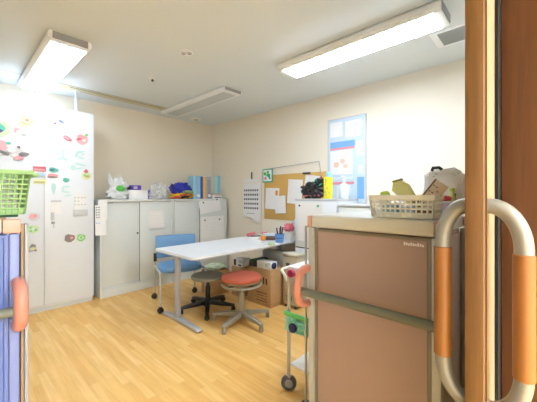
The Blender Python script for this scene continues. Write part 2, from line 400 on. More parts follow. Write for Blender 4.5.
lmag(53.5, 170, 'dark teal rounded magnet beside the door gap', pieces([(0, 0, .095, .055, 0, -5), (-.01, .0, .05, .02, 1, 0)]), ('teal', 'navy'))
lmag(52.5, 175.5, 'red and grey flat magnet under the dark teal one', pieces([(0, 0, .10, .045, 0, 0), (0, -.018, .10, .02, 1, 0)]), ('rose', 'brown'))
for i, (px, py, lst, lb) in enumerate([
    (63, 156, [(0, .03, .02, .12, 0, 5), (-.02, -.03, .07, .025, 0, 20), (.02, -.035, .06, .025, 0, -20), (-.05, .02, .02, .04, 0, 0)], 'pale teal leaf-spray sticker, uppermost toward door middle'),
    (80, 155, [(0, .035, .10, .025, 0, 15), (-.035, 0, .025, .07, 0, -10), (.01, -.03, .08, .02, 0, -15), (.03, .01, .05, .015, 0, 20)], 'pale teal curled sticker right under the red flower magnet'),
    (78, 166, [(-.05, -.02, .05, .06, 0, 0), (.02, .02, .13, .022, 0, -10), (-.0, -.03, .10, .018, 0, 10)], 'pale teal looped sticker left of the red rose magnet'),
    (53.5, 187, [(0, 0, .045, .09, 0, 0), (.0, -.05, .025, .06, 0, 10)], 'pale teal narrow sticker above the small white paper'),
    (66, 191, [(0, .05, .08, .022, 0, 0), (-.03, .02, .022, .06, 0, 0), (0, -.01, .09, .022, 0, -8), (.02, -.05, .08, .022, 0, 8)], 'pale teal looped sticker below the green dot magnet')]):
    lmag(px, py, lb, pieces(lst), ('pale_teal',), cat='sticker', name='sticker', group='teal stickers on the right door')
lmag(86.5, 174, 'round yellow magnet with red rose and green leaves', pieces([(0, -.02, .105, .09, 0, 0), (0, -.01, .07, .06, 1, 0), (-.005, .03, .045, .045, 2, 0), (.01, -.03, .05, .03, 3, 0), (-.02, -.015, .03, .02, 4, 0)]), ('pale_yellow', 'pale_green', 'red', 'olive', 'green'))
lmag(66, 180, 'small solid green dot magnet on right locker door', pieces([(0, 0, .065, .05, 0, 0)]), ('teal',))
lmag(34, 216.5, 'round pink and white magnet on left door above green one', pieces([(0, 0, .105, .09, 0, 0), (-.01, 0, .07, .05, 1, 0), (.01, .01, .03, .03, 2, 0)]), ('light_grey', 'pink', 'rose'))
lmag(33, 229, 'round green wreath magnet on left door, below the pink one', pieces([(0, 0, .10, .09, 0, 0), (-.02, .015, .03, .03, 1, 0), (.02, -.01, .03, .03, 1, 0), (0, 0, .03, .03, 2, 0), (-.02, -.02, .03, .02, 1, 0)]), ('pale_green', 'green', 'white'))
lmag(30.5, 249, 'black, grey and cream animal-like magnet, lowest on left door', pieces([(0, 0, .10, .06, 0, 10), (.02, .03, .05, .04, 1, 0), (.02, 0, .05, .03, 2, 0), (-.03, -.02, .04, .03, 1, 0), (.04, -.02, .03, .02, 1, 0)]), ('grey', 'dark_grey', 'pale_yellow'))
lmag(19, 248, 'small pale green magnet low on left door by the blue cart', pieces([(0, 0, .04, .09, 0, 0)]), ('pale_green',))
lmag(69.5, 238, 'dark brown cluster magnet beside the green flower magnet', pieces([(0, 0, .105, .09, 0, 0), (-.02, .015, .04, .03, 1, 0), (.02, 0, .035, .03, 2, 0), (0, -.02, .03, .02, 1, 0)]), ('brown', 'dark_grey', 'rose'))
lmag(81, 237.5, 'green flower magnet beside the dark brown cluster magnet', pieces([(0, 0, .09, .085, 0, 0), (0, 0, .06, .05, 1, 0), (0, 0, .03, .03, 0, 0)]), ('green', 'pale_green'))
def marks(b, o, u, v_, n, w_, h_, rows, cols, m, c=.0014, fill=.55, seed=1, hh=.35):
    rd = random.Random(seed)
    for i in range(rows):
        for k in range(cols):
            if rd.random() < fill:
                a = w_*(k+.2)/cols; bb = h_*(i+.3)/rows
                b.obox(o, u, v_, n, a, a+w_*.55/cols, bb, bb+h_*hh/rows, c, c+.0004, m)
def lpaper(x0, x1, y0, y1, label, name='paper_note', curl=.004, extra=None, group=None, rows=7):
    p = on(x0, y1, y=LY); q = on(x1, y0, y=LY); b = MB()
    b.sheet(p, X, Z, -Y, q.x-p.x, q.z-p.z, curl)
    marks(b, p, X, Z, -Y, q.x-p.x, q.z-p.z, rows, 5, 1, c=curl*.1+.0014, fill=.3, hh=.15)
    if extra: extra(b, p, q)
    return tag(center(b.build(name, M('paper', 'light_grey', 'pink'))), label, 'paper', group)
lpaper(51, 61.5, 202, 214, 'small white paper taped on right locker door above the lock', extra=lambda b, p, q: b.obox(p, X, Z, -Y, 0, q.x-p.x, q.z-p.z, q.z-p.z+.02, .001, .003, 1))
ch = thing('card_holder', 'clear card holder with white card, high right locker door', 'card holder', tuple(on(80.5, 215, y=LY)-Y*.003))
p = on(73.5, 216, y=LY); q = on(87.5, 194.5, y=LY)
MB().obox(p, X, Z, -Y, 0, q.x-p.x, 0, .07, .0005, .012).build('pocket', M('light_grey'), ch, bevel=.003)
MB().obox(p, X, Z, -Y, .01, q.x-p.x-.01, .072, q.z-p.z, .001, .006).build('card', M('paper'), ch)
b = MB(); marks(b, p+Z*.11, X, Z, -Y, q.x-p.x-.01, .12, 3, 4, 0, c=.006, fill=.8, seed=4); b.build('print', M('light_grey'), ch, smooth=False)

# ================================================================== LOW GREY CABINETS
HLC = 1.205
def low_cab(x0, x1, label, split, edge):
    t = thing('low_cabinet', label, 'cabinet', ((x0+x1)/2, 4.18, 0), group='low grey sliding-door cabinets')
    b = MB(); b.box(x0, x1, LY+.03, 4.42, .0, HLC-.03); b.build('body', M('steel_frame'), t, bevel=.003)
    MB().box(x0, x1, LY-.008, 4.42, HLC-.029, HLC).build('top', M('steel_frame'), t, bevel=.003)
    for a, c in ((x0, x0+.022), (x1-.022, x1)):
        MB().box(a, c, LY, LY+.029, .0, HLC-.03).build('side_post', M('steel_frame'), t, bevel=.002)
    MB().box(x0+.0225, x1-.0225, LY+.004, LY+.029, 0, .09).build('plinth', M('steel_frame'), t, bevel=.002)
    MB().box(x0+.0225, x1-.0225, LY+.0, LY+.029, .092, .115).build('track', M('steel_grey'), t, bevel=.001)
    MB().box(x0+.023, split+.012, LY+.018, LY+.0285, .118, HLC-.034).build('door', M('steel_grey'), t, bevel=.0015)
    d = MB().box(split, x1-.023, LY+.006, LY+.0165, .118, HLC-.034).build('door', M('steel_grey'), t, bevel=.0015)
    MB().box(split-.0015, split, LY+.007, LY+.0178, .118, HLC-.034).build('door_edge', M('gap_dark'), d)
    return t
c1 = low_cab(1.239, 2.215, 'low grey sliding-door cabinet beside the tall white locker', 1.725, 0)
c2 = low_cab(2.221, 3.19, 'low grey sliding-door cabinet nearest the room corner', 2.66, 0)
p = on(143, 253, y=LY); MB().lathe([(.012, 0), (.012, .006), (.008, .01)], (1.70, LY+.018, .76), ax=(X, Z, -Y)).build('lock', M('dark_grey'), c1)
p = on(104, 203, y=LY); b = MB(); b.obox(p+Y*.018, X, Z, -Y, 0, .11, -.006, .006, .0002, .0008); b.build('maker_plate', M('grey'), c1)
# loose papers on the cabinets
def cpaper(poly_px, label, curl=.02, y=LY+.0, mm='paper', rows=8, seed=2, fill=.35, mags=(), group=None, lift=0.004):
    p = on(poly_px[0], poly_px[3], y=y); q = on(poly_px[1], poly_px[2], y=y); b = MB()
    a = R(poly_px[4]) if len(poly_px) > 4 else 0
    u = X*math.cos(a)+Z*math.sin(a); v_ = -X*math.sin(a)+Z*math.cos(a); W_ = q.x-p.x; H_ = q.z-p.z
    b.sheet(p-Y*lift, u, v_, -Y, W_, H_, curl)
    marks(b, p-Y*lift+v_*H_*.5, u, v_, -Y, W_, H_*.45, rows, 6, 1, c=curl*.26+.001, fill=fill, seed=seed, hh=.15)
    for (ma, mb_) in mags: b.disc(p-Y*lift, u, v_, -Y, W_*ma, H_*mb_, .012, .001+curl*(1-mb_)**2, .01+curl*(1-mb_)**2, 2)
    return tag(center(b.build('paper_note', M(mm, 'light_grey', 'dark_grey'))), label, 'paper', group)
cpaper((148, 164, 209.5, 229), 'white paper with faint table on cabinet door above blue chair', curl=.004, y=LY-.001)
cpaper((200, 221, 201, 214.5, 8), 'tilted white paper held by magnets high on corner cabinet', curl=.01, y=LY-.002, mags=((.2, .85), (.85, .9)), fill=.1)
cpaper((200.5, 223.5, 215.5, 247), 'longer white lined paper on corner cabinet below the tilted one', curl=.012, y=LY-.002, mags=((.17, .88), (.8, .88)), rows=12)
# calendar hung at the left cabinet's corner
b = MB(); b.sheet(Vector((1.215, LY-.012, .96)), (X*.94+Y*-.05).normalized(), Z, -Y, .10, .24, .015); b.sheet(Vector((1.178, LY-.016, .78)), (X*.94-Y*.1).normalized(), Z, -Y, .12, .36, .03)
marks(b, Vector((1.18, LY-.03, .98)), X, Z, -Y, .05, .15, 5, 2, 1, c=.004, fill=.9, seed=3)
marks(b, Vector((1.18, LY-.036, .80)), X, Z, -Y, .05, .18, 5, 2, 2, c=.006, fill=.6, seed=5)
tag(center(b.build('paper_sheaf', M('paper', 'dark_grey', 'sky'))), 'sheaf of white papers hanging at the cabinet corner beside locker', 'paper')

# ------------------------------------------------------------------ things on the low cabinets (top z = HLC)
zt = HLC+.001
def px_x(px, y): return on(px, 196, y=y).x
t = thing('plastic_bag', 'white plastic bag with green print beside the locker', 'bag', (px_x(118, 4.12), 4.12, zt))
cx_ = px_x(118, 4.12)
MB().blob((cx_, 4.12, zt+.066), (.135, .10, .075), seed=3, amp=.45, freq=4).build('body', M('plastic_white'), t)
b = MB().blob((cx_-.0, 4.13, zt+.17), (.10, .06, .10), seed=5, amp=.5, freq=4, power=.9); b.build('bag_neck', M('plastic_white'), t)
b = MB(); b.tube([(cx_-.09, 4.13, zt+.19), (cx_-.11, 4.13, zt+.27), (cx_-.10, 4.13, zt+.335), (cx_-.075, 4.13, zt+.28), (cx_-.06, 4.13, zt+.2)], [.022, .013, .008, .013, .022]); b.build('bag_handle', M('plastic_white'), t)
b = MB(); b.tube([(cx_+.05, 4.13, zt+.19), (cx_+.05, 4.13, zt+.27), (cx_+.03, 4.13, zt+.32), (cx_+.02, 4.13, zt+.26)], [.02, .012, .008, .015]); b.build('bag_handle', M('plastic_white'), t)
MB().blob((cx_+.005, 4.05, zt+.14), (.055, .03, .042), seed=8, amp=.3, m=0).build('print', M('green'), t)['label'] = 'green printed patch'
x0 = px_x(127, 4.12); x1 = px_x(146, 4.12)
t = thing('tissue_box', 'white and purple box lying flat beside white plastic bag', 'box', ((x0+x1)/2, 4.12, zt))
MB().box(x0, x1, 4.06, 4.17, zt, zt+.125).build('body', M('white'), t, bevel=.003)
MB().box(x1, x1+.03, 4.06, 4.17, zt, zt+.125).build('end_flap', M('purple'), t, bevel=.002)
x0 = px_x(127.5, 4.12); 
t = thing('packet', 'purple-ended packet leaning on top of the white box', 'packet', (x0+.1, 4.12, zt+.127))
MB().box(x0+.03, x0+.165, 4.07, 4.15, zt+.1265, zt+.19).build('body', M('purple'), t, bevel=.006)
MB().box(x0+.06, x0+.11, 4.066, 4.0695, zt+.14, zt+.175).build('print', M('lilac'), t)
MB().box(x0-.0, x0+.029, 4.08, 4.15, zt+.1265, zt+.165).build('end_flap', M('black'), t, bevel=.004)
cx_ = px_x(160, 4.12)
t = thing('clear_bag', 'crumpled clear plastic bag beside the blue cloth bag', 'bag', (cx_, 4.12, zt))
MB().blob((cx_-.02, 4.12, zt+.106), (.12, .10, .115), seed=11, amp=.45, freq=4, nu=36, nv=24).build('body', M('plastic_clear'), t, smooth=False)
MB().blob((cx_-.15, 4.10, zt+.056), (.075, .07, .06), seed=13, amp=.5, freq=4).build('bag_corner', M('plastic_clear'), t, smooth=False)
cx_ = px_x(181, 4.1)
t = thing('cloth_bag', 'orange and yellow patterned cloth bag under the blue one', 'bag', (cx_, 4.08, zt))
MB().blob((cx_-.01, 4.06, zt+.045), (.20, .10, .05), seed=21, amp=.3, freq=4, mfun=lambda i, j: [0, 1, 0, 2, 0, 3][int((i*9+j*17)) % 6]).build('body', M('orange', 'yellow', 'red', 'brown'), t)
b = MB(); b.tube([(cx_-.08, 3.96, zt+.02), (cx_-.02, 3.955, zt+.035), (cx_+.05, 3.962, zt+.03)], [.016, .02, .014]); b.build('strap', M('black'), t)
t2_ = thing('cloth_bag', 'royal blue crumpled cloth bag on top of the orange one', 'bag', (cx_, 4.08, zt+.095))
MB().blob((cx_-.01, 4.10, zt+.158), (.175, .10, .085), seed=24, amp=.35, freq=3).build('body', M('royal'), t2_)
MB().blob((cx_+.07, 4.02, zt+.10), (.10, .05, .03), seed=26, amp=.4, mfun=lambda i, j: int(i*17+j*23) % 3).build('lining', M('olive', 'dark_grey', 'pale_green'), t2_)
b = MB(); b.tube([(cx_-.16, 4.03, zt+.115), (cx_-.17, 4.03, zt+.17), (cx_-.20, 4.03, zt+.22), (cx_-.13, 4.06, zt+.205)], .008); b.build('bag_handle', M('navy'), t2_)
# books standing, then a small stack
spec = [(193.2, 196.5, 176, 'cyan', 'thick light blue binder standing next to the blue cloth bag'), (196.7, 200.5, 176, 'sky', 'pale blue book between thick blue binder and darker blue book'),
        (200.7, 203, 176.5, 'blue', 'thin blue book standing left of the yellow one'), (203.2, 205.5, 177, 'gold', 'yellow-spined book standing in the row'),
        (205.7, 207.5, 177, 'lilac', 'thin mauve book right of the yellow one'), (207.8, 211, 180, 'grey', 'grey book at the end of the standing row')]
for a, b_, top, c, lb in spec:
    y = 4.02; p = on(a, 196, y=y); q = on(b_, top, y=y)
    t = thing('book', lb, 'book', ((p.x+q.x)/2, 4.1, zt), group='books on the low cabinet')
    MB().box(p.x+.001, q.x-.001, y, y+.14, zt, q.z).build('cover', M(c), t, bevel=.002)
    MB().box(p.x+.003, q.x-.003, y+.01, y+.142, q.z, q.z+.002).build('pages', M('paper'), t)
    if c in ('sky', 'grey'): MB().box(p.x+.006, q.x-.006, y-.0008, y, zt+.03, zt+.07).build('spine_label', M('white'), t)
for i, (a, b_, top, c, lb) in enumerate([(210.8, 214, 176.5, 'light_grey', 'light grey file standing behind the small stack'), (214.3, 217.5, 176.5, 'pale_teal', 'pale grey-green file standing behind the small stack'), (217.8, 221.5, 176, 'cyan', 'light teal file nearest the room corner')]):
    y = 4.2; p = on(a, 196, y=y); q = on(b_, top, y=y)
    t = thing('file_folder', lb, 'file', ((p.x+q.x)/2, 4.28, zt), group='files on the low cabinet')
    MB().box(p.x+.001, q.x-.001, y, y+.14, zt, q.z).build('cover', M(c), t, bevel=.002)
    MB().box(p.x+.003, q.x-.003, y+.01, y+.142, q.z, q.z+.002).build('pages', M('paper'), t)
x0 = px_x(211, 4.0); x1 = px_x(223.5, 4.0)
zz = zt
for i, (h, c, e, lb) in enumerate([(.035, 'white', 'dark_grey', 'white box with dark front, bottom of the small stack'), (.028, 'paper', 'light_grey', 'thin white box, middle of the small stack'), (.022, 'beige', 'rose', 'thin beige box, top of the small stack')]):
    x0 = on(212, 196, y=4.02).x+i*.004; x1 = 3.13-i*.008
    t = thing('flat_box', lb, 'box', ((x0+x1)/2, 4.09, zz), group='flat boxes stacked on the corner cabinet')
    MB().box(x0, x1, 4.0+i*.005, 4.18, zz, zz+h).build('body', M(c), t, bevel=.002)
    MB().box(x0+.04, x1-.02, 3.9985+i*.005, 3.9997+i*.005, zz+h*.25, zz+h*.75).build('print', M(e), t)
    zz += h+.001

# ================================================================== RIGHT WALL: calendar, cork board, poster
U = -Y; N = -X        # to the viewer's right, and out of the wall
def wp(px, py): return on(px, py, x=XW)
cal = thing('wall_calendar', 'white wall calendar hanging left of cork board', 'calendar', tuple(wp(252, 235)))
p = wp(243.5, 217); q = wp(260.5, 183); wv = p.y-q.y; hv = q.z-p.z
MB().sheet(p+N*.004, U, Z, N, wv, hv, .012).build('sheet', M('paper'), cal)
b = MB()
for i in range(6):
    for k in range(7):
        if i < 5: b.obox(p+N*.012, U, Z, N, wv*(.07+.125*k), wv*(.15+.125*k), hv*(.25+.13*i), hv*(.305+.13*i), 0, .0006)
b.obox(p+N*.014, U, Z, N, wv*.25, wv*.7, hv*.12, hv*.13, 0, .0006)
b.build('print', M('ink'), cal, smooth=False)
MB().obox(wp(243.5, 182.5)+N*.002, U, Z, N, 0, wv*.9, 0, .05, .0, .003).build('top_sheet', M('paper'), cal)
pc = wp(252, 176); MB().obox(pc, U, Z, N, -.012, .012, -.05, .06, .001, .012).build('clip', M('dark_grey'), cal, bevel=.003)
tag(center(MB().sheet(wp(253.5, 222)+N*.019, U, Z, N, .15, .13, .004).build('paper_note', M('paper'))), 'small white paper overlapping the bottom of wall calendar', 'paper')
cb = thing('cork_board', 'cork notice board on the right wall covered in papers', 'notice board', tuple(wp(293, 224)))
tl = wp(264, 178.5); br = Vector((XW, 2.05, wp(265, 221.5).z))
ww = tl.y-br.y; hh = tl.z-br.z; bo = Vector((XW, tl.y-.02, br.z+.045))
MB().obox(bo, U, Z, N, 0, ww, 0, hh, .001, .014).build('board', M('cork'), cb, bevel=.002)
# thin grey wire frame of the older white panel round the board
fr_ = thing('wire_frame', 'thin grey wire rail hung above the cork board', 'wire rail', (XW-.02, 2.65, 1.7))
a = wp(266, 169.5)+N*.02; c = wp(320, 161.5)+N*.02; d = wp(322, 176)+N*.02; e = wp(263, 172)+N*.02; g = wp(262, 234)+N*.02
MB().tube([a, c], .0035, n=8).build('rail', M('grey'), fr_)
MB().tube([c, d], .0035, n=8).build('rod', M('grey'), fr_)
MB().tube([a, e, g], .0025, n=8).build('cord', M('grey'), fr_)
MB().lathe([(.003, 0), (.018, .005), (.018, .03), (.004, .05)], d-Z*.05, n=12).build('tag', M('dark_red'), fr_)
def wpaper(px, py, w_, h_, ang, label, c='paper', lift=.016, curl=.01, rows=8, fill=.35, name='paper_note', cat='paper', seed=1, x=XW):
    p = on(px, py, x=x)+N*lift; a_ = R(ang); u = U*math.cos(a_)+Z*math.sin(a_); v_ = -U*math.sin(a_)+Z*math.cos(a_); b = MB()
    b.sheet(p, u, v_, N, w_, h_, curl, m=0)
    marks(b, p+v_*h_*.5, u, v_, N, w_, h_*.45, rows, 5, 1, c=.0014+curl*.26, fill=fill, seed=seed, hh=.15)
    return tag(center(b.build(name, M(c, 'light_grey'))), label, cat)
wpaper(266, 208.5, .27, .31, -2, 'white paper on cork board under the small green-framed picture', seed=2)
wpaper(277, 213.5, .20, .25, 4, 'white paper tilted low on cork board with orange clip above', lift=.03, seed=3)
wpaper(288, 203, .25, .335, -4, 'large white paper in the middle of cork board', seed=4, lift=.017)
wpaper(305, 188, .26, .18, -8, 'slanted white paper on cork board behind the black bag', seed=5, lift=.016)
tag(center(MB().obox(wp(276.5, 194)+N*.017, U, Z, N, 0, .04, -.02, .05, 0, .01).build('orange_clip', M('orange'), bevel=.003)), 'small orange clip between papers on cork board', 'clip')
tag(center(MB().obox(wp(304, 174)+N*.017, U, Z, N, 0, .12, -.004, .02, 0, .012).build('clip', M('dark_grey'), bevel=.004)), 'dark grey clip on the top edge of cork board', 'clip')
gp = thing('framed_picture', 'small green-bordered picture at the upper left of cork board', 'picture', tuple(wp(268, 184)+N*.03))
p = wp(264, 182)+N*.022; 
MB().obox(p, U, Z, N, 0, .20, -.01, .19, 0, .008).build('border', M('teal'), gp, bevel=.002)
MB().obox(p, U, Z, N, .015, .185, .008, .175, .0082, .0095).build('sheet', M('white'), gp)
b = MB()
for (a, c, r_, m) in ((.05, .12, .026, 0), (.11, .14, .024, 0), (.13, .09, .03, 1), (.06, .05, .026, 2), (.09, .10, .018, 0), (.15, .05, .018, 1)): b.disc(p, U, Z, N, a, c, r_, .0096, .0105, m, 10)
b.build('print', M('green', 'teal', 'pink'), gp, smooth=False)
ps = thing('poster', 'tall pale blue framed poster on the right wall', 'poster', tuple(wp(348, 205)))
pt = Vector((XW, 2.0, 1.17)); pw = .485; ph = 1.015
MB().obox(pt, U, Z, N, -.01, pw+.01, -.01, ph+.01, .001, .02).build('frame', M('light_grey'), ps, bevel=.006)
MB().obox(pt, U, Z, N, .004, pw-.004, .004, ph-.004, .0205, .0215).build('sheet', M('poster_blue'), ps)
b = MB(); lay = .0216
for (a0, a1, b0, b1, m) in ((.03, .36, .66, .74, 2), (.03, .36, .64, .665, 3), (.03, .33, .34, .63, 1), (.38, .46, .55, .72, 1), (.40, .46, .34, .44, 0), (.05, .33, .28, .31, 4), (.03, .35, .22, .25, 3), (.12, .30, .03, .21, 1),
                            (.39, .475, .05, .30, 2), (.03, .20, .80, .98, 1), (.24, .44, .78, .97, 1), (.20, .26, .10, .22, 1), (.35, .46, .88, .95, 4), (.36, .46, .64, .66, 0)):
    lay += .0004; b.obox(pt, U, Z, N, a0, a1, b0, b1, .0216, lay, m)
for (a, c, r_) in ((.12, .46, .035), (.20, .50, .03), (.24, .44, .028)): b.disc(pt, U, Z, N, a, c, r_, .0223, .029, 5, 12)
b.build('print', M('poster_white', 'white', 'poster_deep', 'pink', 'poster_white', 'peach'), ps, smooth=False)

# ================================================================== TABLE
tb = thing('table', 'long white-topped table with silver T-shaped legs', 'table', (2.34, 2.62, 0))
def rrect(x0, x1, y0, y1, r, k=6):
    out = []
    for cx, cy, a0 in ((x1-r, y1-r, 0), (x0+r, y1-r, 90), (x0+r, y0+r, 180), (x1-r, y0+r, 270)):
        for i in range(k+1):
            a_ = R(a0+90*i/k); out.append((cx+r*math.cos(a_), cy+r*math.sin(a_)))
    return out
MB().prism(rrect(1.44, 3.235, 2.25, 2.96, .045), O, X, Y, Z, .6905, .71).build('tabletop', M('table_white'), tb)
MB().prism(rrect(1.437, 3.238, 2.247, 2.963, .048), O, X, Y, Z, .683, .690).build('edge_band', M('table_edge'), tb)
for x in (1.555, 3.10):
    MB().box(x-.022, x+.022, 2.67, 2.725, .05, .682).build('leg', M('silver'), tb, bevel=.006)
    MB().prism([(2.315, .006), (2.31, .022), (2.335, .034), (2.62, .046), (2.74, .046), (2.93, .034), (2.97, .022), (2.97, .006)], O, Y, Z, X, x-.027, x+.027).build('foot', M('silver'), tb, bevel=.006)
    for y in (2.335, 2.95): MB().lathe([(.018, 0), (.022, .001), (.022, .0055), (.018, .006)], (x, y, 0), n=14).build('glide', M('black'), tb)
    MB().box(x-.02, x+.02, 2.34, 2.90, .655, .682).build('bracket', M('silver'), tb)
MB().box(1.60, 3.07, 2.665, 2.695, .62, .655).build('crossbar', M('silver'), tb)
b = MB(); b.tube([(1.60, 2.36, .66), (1.60, 2.36, .682)], .012); b.build('bolt', M('black'), tb)

# ================================================================== BLUE CHAIR (local coordinates, front faces -Y)
chx = thing('chair', 'blue upholstered chair with grey tube frame and casters behind the table', 'chair', (1.845, 3.165, 0), R(-19.3), world=False)
b = MB().blob((0, -.02, .435), (.235, .235, .04), seed=1, amp=.03, power=.55, nu=40, nv=20); b.build('seat', M('seat_blue'), chx)
bk = MB(); vs = []
for i in range(13):
    a_ = -1+i/6
    for z in (.50, .52, .62, .74, .765):
        th = .012 if z in (.50, .765) else .022
        vs.append((a_*.235*(1 if z > .55 else .96), .235-.03*a_*a_*1.0+ (z-.5)*.12 - th, z))
        vs.append((a_*.235*(1 if z > .55 else .96), .235-.03*a_*a_*1.0+ (z-.5)*.12 + th, z))
fs = []
for i in range(12):
    for k in range(4):
        a_ = i*10+k*2; fs += [(a_, a_+10, a_+12, a_+2), (a_+1, a_+3, a_+13, a_+11)]
    fs += [(i*10, i*10+1, i*10+11, i*10+10), (i*10+8, i*10+18, i*10+19, i*10+9)]
for i in (0, 12):
    for k in range(4): a_ = i*10+k*2; fs.append((a_, a_+2, a_+3, a_+1))
bk.add(vs, fs); bk.build('backrest', M('seat_blue'), chx, bevel=.006)
for s_ in (-1, 1):
    MB().tube([(s_*.245, -.255, .07), (s_*.245, -.25, .40), (s_*.245, -.22, .425), (s_*.225, 0, .41)], .0115).build('leg', M('chrome'), chx)
    MB().tube([(s_*.245, .265, .07), (s_*.245, .25, .40), (s_*.24, .255, .58), (s_*.225, .265, .64)], .0115).build('leg', M('chrome'), chx)
    MB().tube([(s_*.245, -.22, .412), (s_*.245, .25, .412)], .010).build('side_rail', M('chrome'), chx)
    MB().box(s_*.24-.018, s_*.24+.018, .215, .245, .46, .56).build('bracket', M('black'), chx, bevel=.006)
MB().tube([(-.22, .05, .388), (.22, .05, .388)], .012).build('crossbar', M('black'), chx)
def caster(x, y, parent, r=.031, z=0.0, mt='black', nm='caster', w_=.014):
    c = MB(); c.lathe([(r*.6, -w_*1.6), (r, -w_*1.2), (r, w_*1.2), (r*.6, w_*1.6)], (x, y, z+r), ax=((X*.7-Y*.7), Z, (X*.7+Y*.7)), n=18)
    o = c.build(nm, M(mt), parent); 
    MB().box(x-.016, x+.016, y-.014, y+.02, z+r*1.4, z+r*2.3).build('caster_fork', M('black'), o, bevel=.004)
    return o
for sx in (-1, 1):
    for sy in (-1, 1): caster(sx*.245, -.255 if sy < 0 else .265, chx)

# ================================================================== STOOLS
def stool(label, loc, seat_m, base_m, zc, rs, feet_r, rot, kind):
    t = thing('stool', label, 'stool', loc, rot, world=False)
    MB().lathe([(rs*.96, -.022), (rs, -.012), (rs, .0), (rs*.96, .014), (rs*.8, .024), (rs*.4, .028), (.001, .028)], (0, 0, zc), n=36).build('seat', M(seat_m), t)
    if kind == 'ring':
        MB().lathe([(rs*.55, -.05), (rs*.85, -.045), (rs*.97, -.03), (rs*.98, -.0225)], (0, 0, zc), n=32).build('seat_pan', M('stool_grey'), t)
        rg = [(rs*.97*math.cos(i*math.pi/18), rs*.97*math.sin(i*math.pi/18), zc-.068) for i in range(36)]
        ro = MB().tube(rg, .010, closed=True, n=8).build('lift_ring', M('stool_grey'), t)
        for i in range(4):
            a_ = i*math.pi/2+.4; MB().tube([(rs*.5*math.cos(a_), rs*.5*math.sin(a_), zc-.068), (rs*.95*math.cos(a_), rs*.95*math.sin(a_), zc-.068)], .008, n=8).build('spoke', M('dark_grey'), ro)
        MB().lathe([(.03, .09), (.03, .30), (.024, .301), (.024, zc-.05)], n=20).build('column', M(base_m), t)
    else:
        MB().lathe([(.05, -.04), (.09, -.03), (.09, -.0225)], (0, 0, zc), n=24).build('seat_pan', M('black'), t)
        MB().lathe([(.027, .09), (.027, .26), (.018, .261), (.018, zc-.04)], n=20).build('column', M(base_m), t)
    MB().lathe([(.04, .06), (.05, .07), (.045, .11), (.03, .125)], n=20).build('hub', M(base_m), t)
    for i in range(5):
        a_ = 2*math.pi*i/5; d = Vector((math.cos(a_), math.sin(a_), 0)); n_ = Vector((-d.y, d.x, 0))
        b = MB(); vs = []
        for (rr, hw, z0, z1) in ((.035, .026, .064, .112), (feet_r*.6, .022, .056, .094), (feet_r, .018, .052, .075)):
            for (s_, z) in ((-1, z0), (1, z0), (1, z1), (-1, z1)): vs.append(d*rr+n_*hw*s_+Z*z)
        fs = [(3, 2, 1, 0), (8, 9, 10, 11)]
        for k in (0, 4):
            for j_ in range(4): fs.append((k+j_, k+(j_+1) % 4, k+4+(j_+1) % 4, k+4+j_))
        b.add(vs, fs); leg = b.build('leg', M(base_m), t, bevel=.004)
        q = d*(feet_r-.012)
        if kind == 'ring': MB().lathe([(.019, 0), (.021, .004), (.02, .04), (.014, .051)], (q.x, q.y, 0), n=14).build('foot', M('stool_grey'), leg)
        else: MB().lathe([(.014, -.02), (.026, -.017), (.026, -.004), (.018, -.003), (.018, .003), (.026, .004), (.026, .017), (.014, .02)], (q.x, q.y, .026), ax=(n_, Z, d), n=16).build('caster', M('black'), leg)
    return t
stool('round stool with orange seat and grey star base', (1.975, 2.215, 0), 'seat_orange', 'stool_grey', .448, .20, .30, R(-21), 'ring')
stool('round stool with grey seat and black star base on casters', (1.940, 2.73, 0), 'seat_grey', 'black', .370, .180, .30, R(17), 'plain')

# ================================================================== UNDER THE TABLE: boxes and beige bin
def carton(label, x0, x1, y0, y1, z0, z1, seed, group='cardboard boxes under the table'):
    t = thing('cardboard_box', label, 'cardboard box', ((x0+x1)/2, (y0+y1)/2, z0), group=group)
    MB().box(x0, x1, y0, y1, z0, z1).build('carton', M('cardboard'), t, bevel=.004)
    b = MB(); o = Vector((x0, y1, z0)); w_ = y1-y0; h = z1-z0
    b.obox(o, -Y, Z, -X, w_*.46, w_*.62, h*.62, h*.80, .0002, .0008); b.obox(o, -Y, Z, -X, w_*.68, w_*.74, h*.6, h*.78, .0002, .0008); b.obox(o, -Y, Z, -X, w_*.8, w_*.86, h*.6, h*.76, .0002, .0008)
    b.obox(o, -Y, Z, -X, w_*.40, w_*.85, h*.12, h*.14, .0002, .0008); b.obox(o, -Y, Z, -X, w_*.40, w_*.85, h*.34, h*.36, .0002, .0008); marks(b, o+Z*h*.16-Y*w_*.44, -Y, Z, -X, w_*.4, h*.16, 2, 6, 0, c=.0002, fill=.8, seed=seed)
    b.build('print', M('print_dark'), t, smooth=False)
    MB().box(x0+.001, x1-.001, (y0+y1)/2-.025, (y0+y1)/2+.025, z1, z1+.001).build('tape', M('beige'), t)
    return t
carton('brown cardboard box with dark print under the table, nearest the orange stool', 2.43, 2.80, 2.24, 2.62, 0, .42, 1)
carton('brown cardboard box under the table behind the printed one', 2.46, 2.86, 2.74, 2.95, 0, .36, 2)
t = thing('roll_box', 'white box with navy round end on the printed cardboard box', 'box', (2.52, 2.36, .422))
MB().box(2.44, 2.56, 2.26, 2.47, .422, .502).build('body', M('white'), t, bevel=.004)
MB().lathe([(.036, 0), (.036, .012), (.025, .018)], (2.50, 2.2595, .462), ax=(X, Z, -Y), n=20).build('end_cap', M('navy'), t)
MB().obox(Vector((2.44, 2.47, .422)), -Y, Z, -X, .13, .17, .02, .06, .0003, .001).build('print', M('cyan'), t)
t = thing('flat_box', 'dark green-topped box on the printed cardboard box beside white box', 'box', (2.56, 2.545, .422))
MB().box(2.44, 2.66, 2.49, 2.60, .422, .475).build('body', M('dark_grey'), t, bevel=.003)
